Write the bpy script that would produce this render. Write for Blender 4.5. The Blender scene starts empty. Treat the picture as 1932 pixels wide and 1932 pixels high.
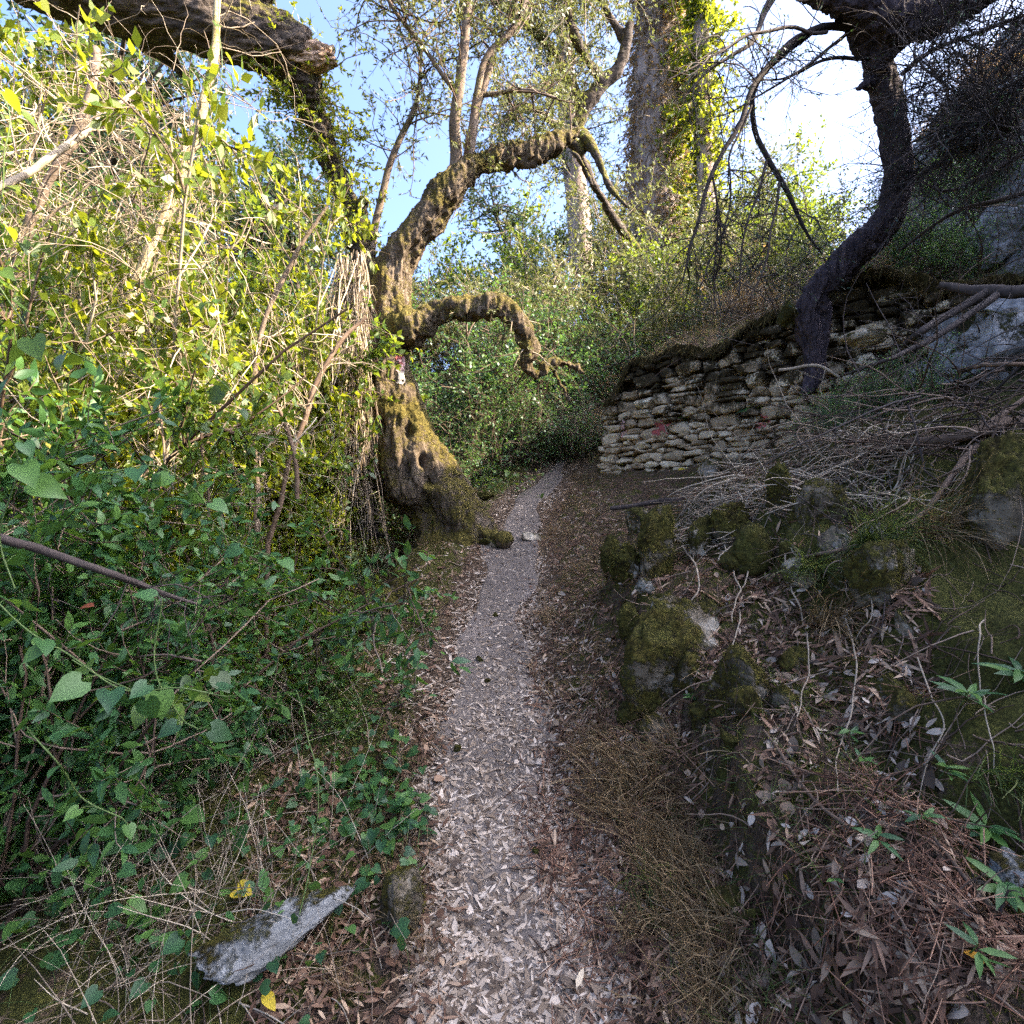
import bpy, math, random
import numpy as np
from mathutils import Vector, noise as mnoise

# ------------------------------------------------------------------ camera, sky, sun, exposure
S = bpy.context.scene
col = S.collection
SUN_EL, SUN_AZ = 37.0, 98.0            # azimuth measured from +Y (view) towards +X (right)
CZ, F = 1.6, 1073.0                    # camera height, focal length in 1932-px picture units
cam = bpy.data.cameras.new("camera"); camo = bpy.data.objects.new("camera", cam); col.objects.link(camo)
camo.location = (0, 0, CZ); camo.rotation_euler = (math.pi/2, 0, 0)
cam.sensor_width = 36; cam.lens = 36*F/1932; cam.clip_start = .02; cam.clip_end = 600
S.camera = camo
w = bpy.data.worlds.new("World"); S.world = w; w.use_nodes = True
nt = w.node_tree; sky = nt.nodes.new("ShaderNodeTexSky"); sky.sky_type = 'NISHITA'; sky.sun_disc = False
sky.sun_elevation = math.radians(SUN_EL); sky.sun_rotation = math.radians(SUN_AZ)
sky.air_density = .55; sky.dust_density = 6.5; sky.ozone_density = 6.0
bg = nt.nodes["Background"]; nt.links.new(sky.outputs[0], bg.inputs[0]); bg.inputs[1].default_value = .13
sd = Vector((math.sin(math.radians(SUN_AZ))*math.cos(math.radians(SUN_EL)),
             math.cos(math.radians(SUN_AZ))*math.cos(math.radians(SUN_EL)), math.sin(math.radians(SUN_EL))))
sun = bpy.data.lights.new("sun", 'SUN'); sun.energy = 3.3; sun.angle = math.radians(.5); sun.color = (1, .86, .64)
suno = bpy.data.objects.new("sun", sun); col.objects.link(suno)
suno.rotation_euler = sd.to_track_quat('Z', 'Y').to_euler()
S.view_settings.view_transform = 'Standard'; S.view_settings.look = 'None'
S.view_settings.exposure = 3.05; S.view_settings.gamma = 1
S.render.engine = 'CYCLES'
cy = S.cycles
cy.max_bounces = 7; cy.diffuse_bounces = 4; cy.glossy_bounces = 2; cy.transmission_bounces = 5; cy.transparent_max_bounces = 4
cy.sample_clamp_indirect = 4; cy.use_denoising = False; cy.use_adaptive_sampling = True; cy.adaptive_threshold = .02
cy.caustics_reflective = False; cy.caustics_refractive = False

# ------------------------------------------------------------------ helpers
def at(u, v, Y):                      # a point that the photograph shows at (u, v), Y metres ahead
    return np.array([(u-966)/F*Y, Y, CZ-(v-966)/F*Y])

def sstep(a, b, x):
    t = np.clip((x-a)/(b-a), 0, 1); return t*t*(3-2*t)

def _hash(ix, iy, iz, seed):
    h = (ix*73856093) ^ (iy*19349663) ^ (iz*83492791) ^ (seed*2654435761 & 0x7fffffff)
    h = h.astype(np.int64) & 0x7fffffff
    h = (h ^ (h >> 13))*1274126177 & 0x7fffffff
    h = (h ^ (h >> 16))*668265263 & 0x7fffffff
    return ((h ^ (h >> 15)) & 0xffff)/65535.0*2-1

def vnoise(P, seed=0):
    P = np.asarray(P, float); i = np.floor(P).astype(np.int64); f = P-i; f = f*f*(3-2*f)
    r = 0
    for dx in (0, 1):
        for dy in (0, 1):
            for dz in (0, 1):
                wgt = (f[:, 0] if dx else 1-f[:, 0])*(f[:, 1] if dy else 1-f[:, 1])*(f[:, 2] if dz else 1-f[:, 2])
                r = r+wgt*_hash(i[:, 0]+dx, i[:, 1]+dy, i[:, 2]+dz, seed)
    return r

def fbm(P, oct=4, seed=0, gain=.5):
    P = np.asarray(P, float); a, r = 1.0, 0
    for k in range(oct):
        r = r+a*vnoise(P*2**k+17.3*k, seed+k); a *= gain
    return r

def norm(v):
    return v/np.maximum(np.linalg.norm(v, axis=-1, keepdims=True), 1e-9)

def rdir(rng, n):
    return norm(rng.normal(size=(n, 3)))

class Geo:
    """collects vertices and faces (material index per block) and links them as ONE mesh object"""
    def __init__(s): s.v = []; s.f = []; s.m = []; s.n = 0
    def add(s, V, Fc, mat=0):
        V = np.asarray(V, float).reshape(-1, 3)
        if len(V) == 0: return
        Fl = [np.asarray(x) for x in (Fc if isinstance(Fc, list) else [Fc])]
        for fa in Fl:
            if len(fa): s.f.append(fa+s.n); s.m.append(mat)
        s.v.append(V); s.n += len(V)
    def mesh(s, name, mats, smooth=True):
        V = np.concatenate(s.v) if s.v else np.zeros((0, 3))
        me = bpy.data.meshes.new(name)
        me.vertices.add(len(V)); me.vertices.foreach_set("co", V.astype(np.float32).ravel())
        loops = np.concatenate([f.ravel() for f in s.f]).astype(np.int32)
        tot = np.concatenate([np.full(len(f), f.shape[1]) for f in s.f]).astype(np.int32)
        mi = np.concatenate([np.full(len(f), m) for f, m in zip(s.f, s.m)]).astype(np.int32)
        st = np.concatenate([[0], np.cumsum(tot)[:-1]]).astype(np.int32)
        me.loops.add(len(loops)); me.loops.foreach_set("vertex_index", loops)
        me.polygons.add(len(tot)); me.polygons.foreach_set("loop_start", st); me.polygons.foreach_set("loop_total", tot)
        for m in (mats if isinstance(mats, (list, tuple)) else [mats]): me.materials.append(m)
        me.polygons.foreach_set("material_index", mi)
        me.polygons.foreach_set("use_smooth", np.full(len(tot), smooth))
        me.update(calc_edges=True)
        return me
    def build(s, name, mats, parent=None, smooth=True):
        return link(name, s.mesh(name, mats, smooth), parent)

def link(name, data, parent=None):
    o = bpy.data.objects.new(name, data); col.objects.link(o)
    if parent is not None:
        o.parent = parent
        L = parent
        o.location = -Vector(L.location) if L.rotation_euler[2] == 0 else o.location
    return o

def tag(o, label, cat, group=None):
    o["label"] = label; o["category"] = cat
    if group: o["group"] = group
    return o

def kind(o, k):
    o["kind"] = k; return o

def thing(name, label, cat, loc=(0, 0, 0), group=None):
    o = bpy.data.objects.new(name, None); col.objects.link(o); o.location = Vector([float(c) for c in loc])
    return tag(o, label, cat, group)

def dup(root, loc, rz, sc, label, group=None):
    r = root.copy(); col.objects.link(r); r.location = Vector([float(c) for c in loc])
    r.rotation_euler = (0, 0, rz); r.scale = (sc, sc, sc) if np.isscalar(sc) else sc; r["label"] = label
    if group: r["group"] = group
    for ch in root.children:
        c = ch.copy(); col.objects.link(c); c.parent = r; c.location = ch.location
    return r

def tubes(P, R, sides=4, cap=False):
    P = np.asarray(P, float); R = np.asarray(R, float); N, K, _ = P.shape
    T = norm(np.gradient(P, axis=1)); ref = np.where(np.abs(T[:, :1, 2:3]) > .9, np.array([1., 0, 0]), np.array([0, 0, 1.]))
    A = norm(np.cross(T, np.broadcast_to(ref, T.shape))); B = np.cross(T, A)
    an = np.arange(sides)/sides*2*np.pi
    V = P[:, :, None]+R[:, :, None, None]*(np.cos(an)[:, None]*A[:, :, None]+np.sin(an)[:, None]*B[:, :, None])
    i = np.arange(K-1)[:, None]*sides; j = np.arange(sides)[None]; j2 = (j+1) % sides
    q = np.stack([i+j, i+j2, i+sides+j2, i+sides+j], -1).reshape(-1, 4)
    Q = (q[None]+(np.arange(N)*K*sides)[:, None, None]).reshape(-1, 4)
    return V.reshape(-1, 3), Q

def ribbons(P, Wd, rng):
    P = np.asarray(P, float); N, K, _ = P.shape
    T = norm(np.gradient(P, axis=1)); s = norm(np.cross(T, np.broadcast_to(rdir(rng, N)[:, None], T.shape)))
    V = np.stack([P-s*Wd[..., None], P+s*Wd[..., None]], 2)
    i = np.arange(K-1)*2
    q = np.stack([i, i+1, i+3, i+2], -1)
    return V.reshape(-1, 3), (q[None]+(np.arange(N)*K*2)[:, None, None]).reshape(-1, 4)

def walk(p, d, L, K, wob, trop, rng):
    """random-walk curves: start p, direction d, total length L, K points, wobble, tropism vector"""
    N = len(p); P = np.zeros((N, K, 3)); P[:, 0] = p; d = norm(d); st = (np.broadcast_to(L, (N,))/(K-1))[:, None]
    bend = rng.normal(size=(N, 3))*wob
    for k in range(1, K):
        d = norm(d+bend*.5+rng.normal(size=(N, 3))*wob+np.asarray(trop))
        P[:, k] = P[:, k-1]+d*st
    return P

def sample(P, n, lo, hi, rng):
    """n points along each curve -> positions, tangents, parameter, curve index"""
    N, K, _ = P.shape; t = rng.uniform(lo, hi, (N, n)); x = t*(K-1); i = np.minimum(x.astype(int), K-2); f = (x-i)[..., None]
    r = np.arange(N)[:, None]; a, b = P[r, i], P[r, i+1]
    return (a+(b-a)*f).reshape(-1, 3), norm(b-a).reshape(-1, 3), t.ravel(), np.repeat(np.arange(N), n)

LEAF = {
 'diamond': ([(0, 0, 0), (.42, -1, .12), (1, 0, -.05), (.42, 1, .12)], [(0, 1, 2, 3)]),
 'lance': ([(0, 0, 0), (.3, -.9, .15), (.3, 0, 0), (.3, .9, .15), (.68, -.75, .1), (.68, 0, 0), (.68, .75, .1), (1, 0, -.05)],
           [(0, 1, 2), (0, 2, 3), (1, 4, 5, 2), (2, 5, 6, 3), (4, 7, 5), (5, 7, 6)]),
 'oval': ([(0, 0, 0), (.2, -.75, .12), (.2, 0, 0), (.2, .75, .12), (.5, -1, .16), (.5, 0, 0), (.5, 1, .16), (.8, -.62, .1), (.8, 0, 0), (.8, .62, .1), (1, 0, -.06)],
          [(0, 1, 2), (0, 2, 3), (1, 4, 5, 2), (2, 5, 6, 3), (4, 7, 8, 5), (5, 8, 9, 6), (7, 10, 8), (8, 10, 9)]),
 'heart': ([(.08, 0, 0), (-.08, -.5, .1), (.08, -.95, .2), (.35, 0, 0), (.36, -1, .22), (.62, 0, 0), (.64, -.66, .14), (.84, -.28, .05), (.84, 0, 0), (1, 0, -.05),
            (-.08, .5, .1), (.08, .95, .2), (.36, 1, .22), (.64, .66, .14), (.84, .28, .05)],
           [(0, 1, 2), (0, 2, 4, 3), (3, 4, 6, 5), (5, 6, 7, 8), (8, 7, 9), (0, 11, 10), (0, 3, 12, 11), (3, 5, 13, 12), (5, 8, 14, 13), (8, 9, 14)]),
 'chip': ([(0, -.35, 0), (0, .35, 0), (.35, -1, .25), (.35, 1, .1), (.7, -.8, .1), (.7, .8, .3), (1, 0, .2)],
          [(0, 2, 3, 1), (2, 4, 5, 3), (4, 6, 5)]),
}
def leaves(kindname, pos, d, nrm, L, W, rng, droop=.15):
    """leaf blades: base pos, axis d, face normal nrm, length L, half width W"""
    tv, tf = LEAF[kindname]; tv = np.array(tv); N = len(pos)
    d = norm(d); s = norm(np.cross(d, nrm)); n = np.cross(s, d)
    L = np.broadcast_to(L, (N,))[:, None, None]; W = np.broadcast_to(W, (N,))[:, None, None]
    dr = (droop*rng.uniform(.2, 1.6, N))[:, None]; tt = tv[:, 0][None]
    z = (tv[:, 2][None]*W[..., 0]*rng.uniform(.3, 1.8, N)[:, None]-dr*tt**2*L[..., 0])[..., None]
    V = pos[:, None]+d[:, None]*tt[..., None]*L+s[:, None]*tv[:, 1][None, :, None]*W+n[:, None]*z
    out = []
    off = (np.arange(N)*len(tv))[:, None, None]
    for k in (3, 4):
        fk = np.array([f for f in tf if len(f) == k])
        if len(fk): out.append((fk[None]+off).reshape(-1, k))
    return V.reshape(-1, 3), out

# ------------------------------------------------------------------ materials
def mat(name):
    m = bpy.data.materials.new(name); m.use_nodes = True
    n = m.node_tree.nodes; l = m.node_tree.links
    return m, n, l, n["Principled BSDF"], n["Material Output"]

ALBEDO = 1.4
def ramp(n, stops):
    r = n.new("ShaderNodeValToRGB"); e = r.color_ramp.elements
    while len(e) < len(stops): e.new(.5)
    for el, (p, c) in zip(e, stops): el.position = p; el.color = (*[min(.78, x*ALBEDO) for x in c], 1)
    return r

def nz(n, l, scale, detail=4, rough=.55, vec=None, dist=0):
    t = n.new("ShaderNodeTexNoise"); t.inputs["Scale"].default_value = scale; t.inputs["Detail"].default_value = detail
    t.inputs["Roughness"].default_value = rough; t.inputs["Distortion"].default_value = dist
    if vec is not None: l.new(vec, t.inputs["Vector"])
    return t

def objco(n, l, sc=(1, 1, 1)):
    c = n.new("ShaderNodeTexCoord"); m = n.new("ShaderNodeMapping"); m.inputs["Scale"].default_value = sc
    l.new(c.outputs["Object"], m.inputs[0]); return m.outputs[0]

def mixc(n, l, fac, a, b, bt='MIX'):
    m = n.new("ShaderNodeMix"); m.data_type = 'RGBA'; m.blend_type = bt
    for sock, val in ((m.inputs[0], fac), (m.inputs[6], a), (m.inputs[7], b)):
        if isinstance(val, (int, float)): sock.default_value = val
        elif isinstance(val, tuple): sock.default_value = (*val, 1)
        else: l.new(val, sock)
    return m.outputs[2]

def mth(n, l, op, a, b=None, c=None, clamp=False):
    m = n.new("ShaderNodeMath"); m.operation = op; m.use_clamp = clamp
    for sock, val in zip(m.inputs, (a, b, c)):
        if val is None: continue
        if isinstance(val, (int, float)): sock.default_value = val
        else: l.new(val, sock)
    return m.outputs[0]

def mrange(n, l, v, a, b, c=0., d=1.):
    m = n.new("ShaderNodeMapRange"); m.interpolation_type = 'SMOOTHSTEP'; l.new(v, m.inputs[0])
    for i, x in enumerate((a, b, c, d)): m.inputs[i+1].default_value = x
    return m.outputs[0]

def bump(n, l, p, h, strength=.6, dist=.02):
    b = n.new("ShaderNodeBump"); b.inputs["Strength"].default_value = strength; b.inputs["Distance"].default_value = dist
    l.new(h, b.inputs["Height"]); l.new(b.outputs[0], p.inputs["Normal"])

def leaf_mat(name, stops, trans=(.2, .32, .03), tmix=.42, rough=.42, spec=.4):
    m, n, l, p, out = mat(name)
    g = n.new("ShaderNodeNewGeometry"); r = ramp(n, stops); l.new(g.outputs["Random Per Island"], r.inputs[0])
    l.new(r.outputs[0], p.inputs["Base Color"]); p.inputs["Roughness"].default_value = rough
    p.inputs["Specular IOR Level"].default_value = spec
    t = n.new("ShaderNodeBsdfTranslucent")
    l.new(mixc(n, l, .35, trans, r.outputs[0], 'MIX'), t.inputs[0])
    mx = n.new("ShaderNodeMixShader"); mx.inputs[0].default_value = tmix
    l.new(p.outputs[0], mx.inputs[1]); l.new(t.outputs[0], mx.inputs[2]); l.new(mx.outputs[0], out.inputs[0])
    return m

def stick_mat(name, stops, rough=.85, scale=14, bs=.5):
    m, n, l, p, out = mat(name); g = n.new("ShaderNodeNewGeometry"); r = ramp(n, stops)
    v = objco(n, l); t = nz(n, l, scale, 5, .6, v)
    a = mth(n, l, 'MULTIPLY_ADD', t.outputs[0], .7, -.35); l.new(mth(n, l, 'ADD', g.outputs["Random Per Island"], a, clamp=True), r.inputs[0])
    l.new(r.outputs[0], p.inputs["Base Color"]); p.inputs["Roughness"].default_value = rough; p.inputs["Specular IOR Level"].default_value = .2
    bump(n, l, p, t.outputs[0], bs, .01)
    return m

def bark_mat(name, stops, moss=0.0, moss_cols=((.045, .042, .008), (.14, .12, .02)), sc=(9, 9, 2.2), bs=.9, up=.3):
    m, n, l, p, out = mat(name)
    v = objco(n, l, sc); t = nz(n, l, 2.2, 8, .65, v, .6); f = nz(n, l, 40, 5, .6, objco(n, l)); big = nz(n, l, 2.3, 5, .6, objco(n, l))
    r = ramp(n, stops); l.new(t.outputs[0], r.inputs[0]); c = r.outputs[0]
    h = mth(n, l, 'ADD', t.outputs[0], mth(n, l, 'MULTIPLY', f.outputs[0], .35))
    if moss > 0:
        g = n.new("ShaderNodeNewGeometry"); sx = n.new("ShaderNodeSeparateXYZ"); l.new(g.outputs["Normal"], sx.inputs[0])
        k = mth(n, l, 'ADD', mth(n, l, 'MULTIPLY', sx.outputs[2], up), mth(n, l, 'MULTIPLY_ADD', big.outputs[0], 2.0, moss-1.5))
        k = mth(n, l, 'ADD', k, mth(n, l, 'MULTIPLY_ADD', f.outputs[0], .8, -.4))
        mk = mrange(n, l, k, -.12, .22)
        mr = ramp(n, [(.3, moss_cols[0]), (.72, moss_cols[1])]); l.new(f.outputs[0], mr.inputs[0])
        c = mixc(n, l, mk, c, mr.outputs[0]); h = mth(n, l, 'ADD', h, mth(n, l, 'MULTIPLY', mk, mth(n, l, 'MULTIPLY', f.outputs[0], 1.2)))
    l.new(c, p.inputs["Base Color"]); p.inputs["Roughness"].default_value = .9; p.inputs["Specular IOR Level"].default_value = .15
    bump(n, l, p, h, bs, .03)
    return m

def rock_mat(name, stone, moss_amt, moss=((.018, .018, .005), (.075, .07, .014)), white=None):
    m, n, l, p, out = mat(name)
    v = objco(n, l); a = nz(n, l, 5, 7, .62, v); f = nz(n, l, 45, 5, .65, v); b = nz(n, l, 2.6, 4, .6, v, .5)
    r = ramp(n, [(.3, stone[0]), (.55, stone[1]), (.75, stone[2])]); l.new(a.outputs[0], r.inputs[0]); c = r.outputs[0]
    g = n.new("ShaderNodeNewGeometry"); sx = n.new("ShaderNodeSeparateXYZ"); l.new(g.outputs["Normal"], sx.inputs[0])
    k = mth(n, l, 'ADD', mth(n, l, 'MULTIPLY', sx.outputs[2], .25), mth(n, l, 'MULTIPLY_ADD', b.outputs[0], 2.6, moss_amt-1.6))
    k = mth(n, l, 'ADD', k, mth(n, l, 'MULTIPLY_ADD', f.outputs[0], .7, -.35)); mk = mrange(n, l, k, -.1, .15)
    mr = ramp(n, [(.3, moss[0]), (.7, moss[1])]); l.new(f.outputs[0], mr.inputs[0])
    pt = nz(n, l, 7, 5, .65, v, .8); pr = ramp(n, [(.35, (.22, .17, .12)), (.5, (.55, .5, .45)), (.62, (.78, .76, .7))]); l.new(pt.outputs[0], pr.inputs[0]); mc = mixc(n, l, 1.0, mr.outputs[0], pr.outputs[0], 'MULTIPLY')
    l.new(mixc(n, l, mk, c, mc), p.inputs["Base Color"]); p.inputs["Roughness"].default_value = .92; p.inputs["Specular IOR Level"].default_value = .15
    h = mth(n, l, 'ADD', mth(n, l, 'MULTIPLY', a.outputs[0], .6), mth(n, l, 'MULTIPLY', f.outputs[0], mth(n, l, 'MULTIPLY_ADD', mk, .9, .25)))
    bump(n, l, p, h, .9, .03)
    return m

M = {}
GREEN = [(0, (.022, .045, .008)), (.5, (.045, .085, .014)), (1, (.09, .13, .022))]
M['leaf'] = leaf_mat('green_leaf', GREEN, (.34, .42, .025), .45)
M['leaf_lime'] = leaf_mat('lime_leaf', [(0, (.035, .065, .007)), (.6, (.075, .11, .012)), (1, (.13, .14, .02))], (.5, .52, .02), .5)
M['leaf_glossy'] = leaf_mat('glossy_leaf', [(0, (.016, .045, .018)), (.5, (.032, .08, .024)), (1, (.065, .125, .025))], (.24, .40, .03), .3, .45, .3)
M['leaf_olive'] = leaf_mat('olive_leaf', [(0, (.05, .06, .022)), (.55, (.085, .095, .035)), (1, (.16, .16, .06))], (.26, .28, .05), .3, .5)
M['leaf_shade'] = leaf_mat('thicket_leaf', [(0, (.016, .045, .018)), (.5, (.034, .085, .032)), (1, (.085, .14, .045))], (.2, .36, .05), .36)
M['leaf_dark'] = leaf_mat('holm_leaf', [(0, (.012, .022, .012)), (.6, (.025, .045, .018)), (1, (.05, .075, .025))], (.12, .18, .03), .25)
M['leaf_dry'] = leaf_mat('dry_leaf', [(0, (.10, .05, .02)), (.5, (.2, .12, .05)), (1, (.3, .2, .07))], (.4, .25, .08), .35)
M['needle'] = leaf_mat('juniper_leaf', [(0, (.012, .03, .016)), (.6, (.025, .05, .022)), (1, (.05, .075, .03))], (.08, .14, .03), .2)
M['litter'] = leaf_mat('fallen_leaf', [(0, (.045, .03, .021)), (.3, (.135, .095, .064)), (.65, (.25, .19, .14)), (1, (.42, .335, .26))], (.25, .17, .1), .12, .7, .2)
M['litter_red'] = leaf_mat('fallen_red_leaf', [(0, (.035, .018, .011)), (.45, (.095, .05, .03)), (.8, (.18, .105, .065)), (1, (.32, .22, .14))], (.25, .12, .05), .1, .7, .2)
M['grass_dry'] = leaf_mat('dry_grass', [(0, (.045, .03, .015)), (.5, (.14, .092, .046)), (1, (.30, .21, .115))], (.3, .2, .08), .25, .8, .1)
M['grass_green'] = leaf_mat('green_grass', [(0, (.022, .036, .01)), (.5, (.05, .075, .018)), (1, (.12, .12, .04))], (.2, .25, .04), .3, .6, .2)
M['moss_hair'] = leaf_mat('moss_hair', [(0, (.02, .018, .006)), (.5, (.06, .054, .012)), (1, (.135, .115, .026))], (.12, .12, .02), .2, .9, .05)
M['twig'] = stick_mat('pale_twig', [(0, (.07, .05, .035)), (.5, (.19, .145, .10)), (1, (.36, .29, .21))])
M['twig_dark'] = stick_mat('dark_twig', [(0, (.012, .009, .008)), (.5, (.035, .026, .022)), (1, (.08, .06, .05))])
M['twig_brown'] = stick_mat('brown_twig', [(0, (.025, .015, .01)), (.5, (.075, .048, .032)), (1, (.17, .12, .085))])
M['needle_litter'] = stick_mat('fallen_needle', [(0, (.035, .017, .010)), (.5, (.13, .06, .036)), (1, (.27, .16, .10))])
M['vine_green'] = stick_mat('green_vine', [(0, (.03, .05, .015)), (.5, (.06, .09, .025)), (1, (.10, .12, .04))], .5)
M['bark_olive'] = bark_mat('olive_bark', [(.25, (.02, .014, .009)), (.5, (.085, .062, .042)), (.75, (.2, .155, .11))], .52, ((.022, .019, .005), (.13, .10, .024)))
M['bark_log'] = bark_mat('dead_wood', [(.3, (.012, .009, .008)), (.5, (.05, .038, .03)), (.75, (.13, .10, .08))], .38, sc=(3, 10, 10), up=.5)
M['bark_broken'] = bark_mat('broken_wood', [(.25, (.06, .035, .022)), (.5, (.3, .2, .14)), (.75, (.5, .38, .28))], 0, sc=(2.5, 14, 14))
M['bark_smooth'] = bark_mat('shoot_bark', [(.25, (.05, .035, .026)), (.5, (.13, .095, .07)), (.75, (.22, .17, .13))], .3, sc=(9, 9, 4), bs=.4)
M['bark_juniper'] = bark_mat('juniper_bark', [(.25, (.012, .009, .011)), (.5, (.04, .03, .034)), (.75, (.10, .075, .075))], 0, sc=(14, 14, 1.6))
M['bark_pale'] = bark_mat('sapling_bark', [(.25, (.11, .08, .04)), (.5, (.26, .2, .11)), (.75, (.42, .34, .2))], .35, ((.06, .055, .01), (.2, .17, .03)), sc=(6, 6, 3), bs=.4)
M['bark_grey'] = bark_mat('conifer_bark', [(.25, (.09, .065, .052)), (.5, (.25, .185, .15)), (.75, (.42, .33, .275))], 0, sc=(5, 5, .7))
M['rock_moss'] = rock_mat('mossy_rock', ((.035, .027, .018), (.12, .095, .065), (.38, .34, .28)), .36, ((.012, .011, .004), (.10, .088, .018)))
M['rock_patchy'] = rock_mat('patchy_rock', ((.05, .042, .03), (.22, .19, .15), (.52, .49, .44)), .6)
M['rock_white'] = rock_mat('white_limestone', ((.1, .085, .065), (.34, .31, .26), (.56, .53, .47)), .45)
M['rock_grey'] = rock_mat('grey_stone', ((.07, .068, .062), (.16, .155, .145), (.3, .29, .27)), .12)
M['rock_beige'] = rock_mat('beige_rock', ((.10, .08, .055), (.28, .23, .165), (.46, .40, .31)), .42)
M['rock_cliff'] = rock_mat('grey_cliff', ((.08, .076, .073), (.24, .225, .215), (.42, .4, .385)), .12, ((.02, .025, .01), (.06, .06, .02)))

def ground_mat():
    m, n, l, p, out = mat('forest_soil'); v = objco(n, l)
    a = nz(n, l, 1.6, 6, .6, v); b = nz(n, l, 9, 6, .65, v); f = nz(n, l, 70, 5, .7, v); s = nz(n, l, 26, 3, .6, objco(n, l, (1, 3, 1)), 1.5)
    r = ramp(n, [(.3, (.018, .013, .009)), (.5, (.065, .043, .028)), (.68, (.135, .088, .056)), (.85, (.24, .17, .12))]); l.new(s.outputs[0], r.inputs[0])
    at_ = n.new("ShaderNodeAttribute"); at_.attribute_name = "moss"
    k = mth(n, l, 'ADD', at_.outputs["Fac"], mth(n, l, 'MULTIPLY_ADD', b.outputs[0], 2.2, -1.25))
    k = mth(n, l, 'ADD', k, mth(n, l, 'MULTIPLY_ADD', f.outputs[0], .6, -.3)); mk = mrange(n, l, k, -.05, .2)
    mr = ramp(n, [(.3, (.013, .013, .004)), (.55, (.05, .048, .012)), (.75, (.12, .108, .024))]); l.new(f.outputs[0], mr.inputs[0])
    c = mixc(n, l, mk, r.outputs[0], mr.outputs[0])
    fr = ramp(n, [(.3, (.016, .019, .01)), (.7, (.06, .062, .03))]); l.new(b.outputs[0], fr.inputs[0])
    aw = n.new("ShaderNodeAttribute"); aw.attribute_name = "wild"
    c = mixc(n, l, aw.outputs["Fac"], c, fr.outputs[0])
    ar = n.new("ShaderNodeAttribute"); ar.attribute_name = "rock"
    rr = ramp(n, [(.3, (.05, .047, .042)), (.5, (.17, .155, .145)), (.7, (.36, .335, .32))]); l.new(nz(n, l, 1.3, 9, .68, v, .4).outputs[0], rr.inputs[0])
    c = mixc(n, l, mrange(n, l, mth(n, l, 'ADD', ar.outputs["Fac"], mth(n, l, 'MULTIPLY_ADD', a.outputs[0], 1.8, -.9)), .3, .6), c, rr.outputs[0])
    l.new(c, p.inputs["Base Color"]); p.inputs["Roughness"].default_value = .95; p.inputs["Specular IOR Level"].default_value = .1
    h = mth(n, l, 'ADD', mth(n, l, 'MULTIPLY', b.outputs[0], .5), mth(n, l, 'ADD', mth(n, l, 'MULTIPLY', s.outputs[0], .4), mth(n, l, 'MULTIPLY', f.outputs[0], .5)))
    bump(n, l, p, h, 1, .04)
    return m
def path_mat():
    m, n, l, p, out = mat('trodden_earth'); v = objco(n, l)
    a = nz(n, l, 2.5, 5, .6, v); f = nz(n, l, 60, 6, .7, v)
    r = ramp(n, [(.3, (.05, .04, .033)), (.55, (.105, .084, .07)), (.8, (.2, .162, .138))]); l.new(mth(n, l, 'ADD', mth(n, l, 'MULTIPLY', a.outputs[0], .5), mth(n, l, 'MULTIPLY', f.outputs[0], .5)), r.inputs[0])
    l.new(r.outputs[0], p.inputs["Base Color"]); p.inputs["Roughness"].default_value = .95; p.inputs["Specular IOR Level"].default_value = .1
    bump(n, l, p, f.outputs[0], .8, .012)
    return m
M['ground'] = ground_mat(); M['path'] = path_mat()
def paint_mat(name, c):
    m, n, l, p, out = mat(name); f = nz(n, l, 30, 5, .7, objco(n, l))
    r = ramp(n, [(.35, tuple(x*.45 for x in c)), (.55, c)]); l.new(f.outputs[0], r.inputs[0]); l.new(r.outputs[0], p.inputs["Base Color"]); p.inputs["Roughness"].default_value = .8
    return m
M['paint_red'] = paint_mat('faded_red_paint', (.28, .06, .055)); M['paint_pink'] = paint_mat('faded_pink_paint', (.4, .24, .22)); M['paint_white'] = paint_mat('faded_white_paint', (.36, .31, .27))

# ------------------------------------------------------------------ terrain
_py = np.linspace(-6, 90, 961)
_px = np.interp(_py, [-6, 0, 1.83, 2.9, 3.8, 5, 5.6, 7, 8.5, 9.5, 11, 13, 20, 90], [.3, .12, .03, -.08, -.145, -.1, -.02, .06, .35, .75, 1.0, .9, 0, -10])
_pz = np.interp(_py, [-6, -2, 0, 1.83, 7, 8.5, 9.5, 12, 16, 25, 60, 90], [-1.6, -1.0, -.5, -.05, 1.37, 1.9, 2.2, 3.3, 5.2, 8.5, 16, 20])
_ker = np.ones(9)/9
_px = np.convolve(np.pad(_px, 4, 'edge'), _ker, 'valid'); _pz = np.convolve(np.pad(_pz, 4, 'edge'), _ker, 'valid')
def pathx(y): return np.interp(y, _py, _px)
def pathz(y): return np.interp(y, _py, _pz)
WA = np.array([1.46, 9.0]); WB = np.array([3.5, 6.5]); WD = (WB-WA)/np.linalg.norm(WB-WA); WN = np.array([-WD[1], WD[0]])
if WN[0] < 0: WN = -WN
WLEN = 6.0
def wall_top(t): return 3.82+.10*np.sin(t*2.1)+.05*np.sin(t*5.3+1)-.55*sstep(.55, 0, t)+.22*sstep(1.2, 2.8, t)-.35*sstep(3.4, 5.5, t)
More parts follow.
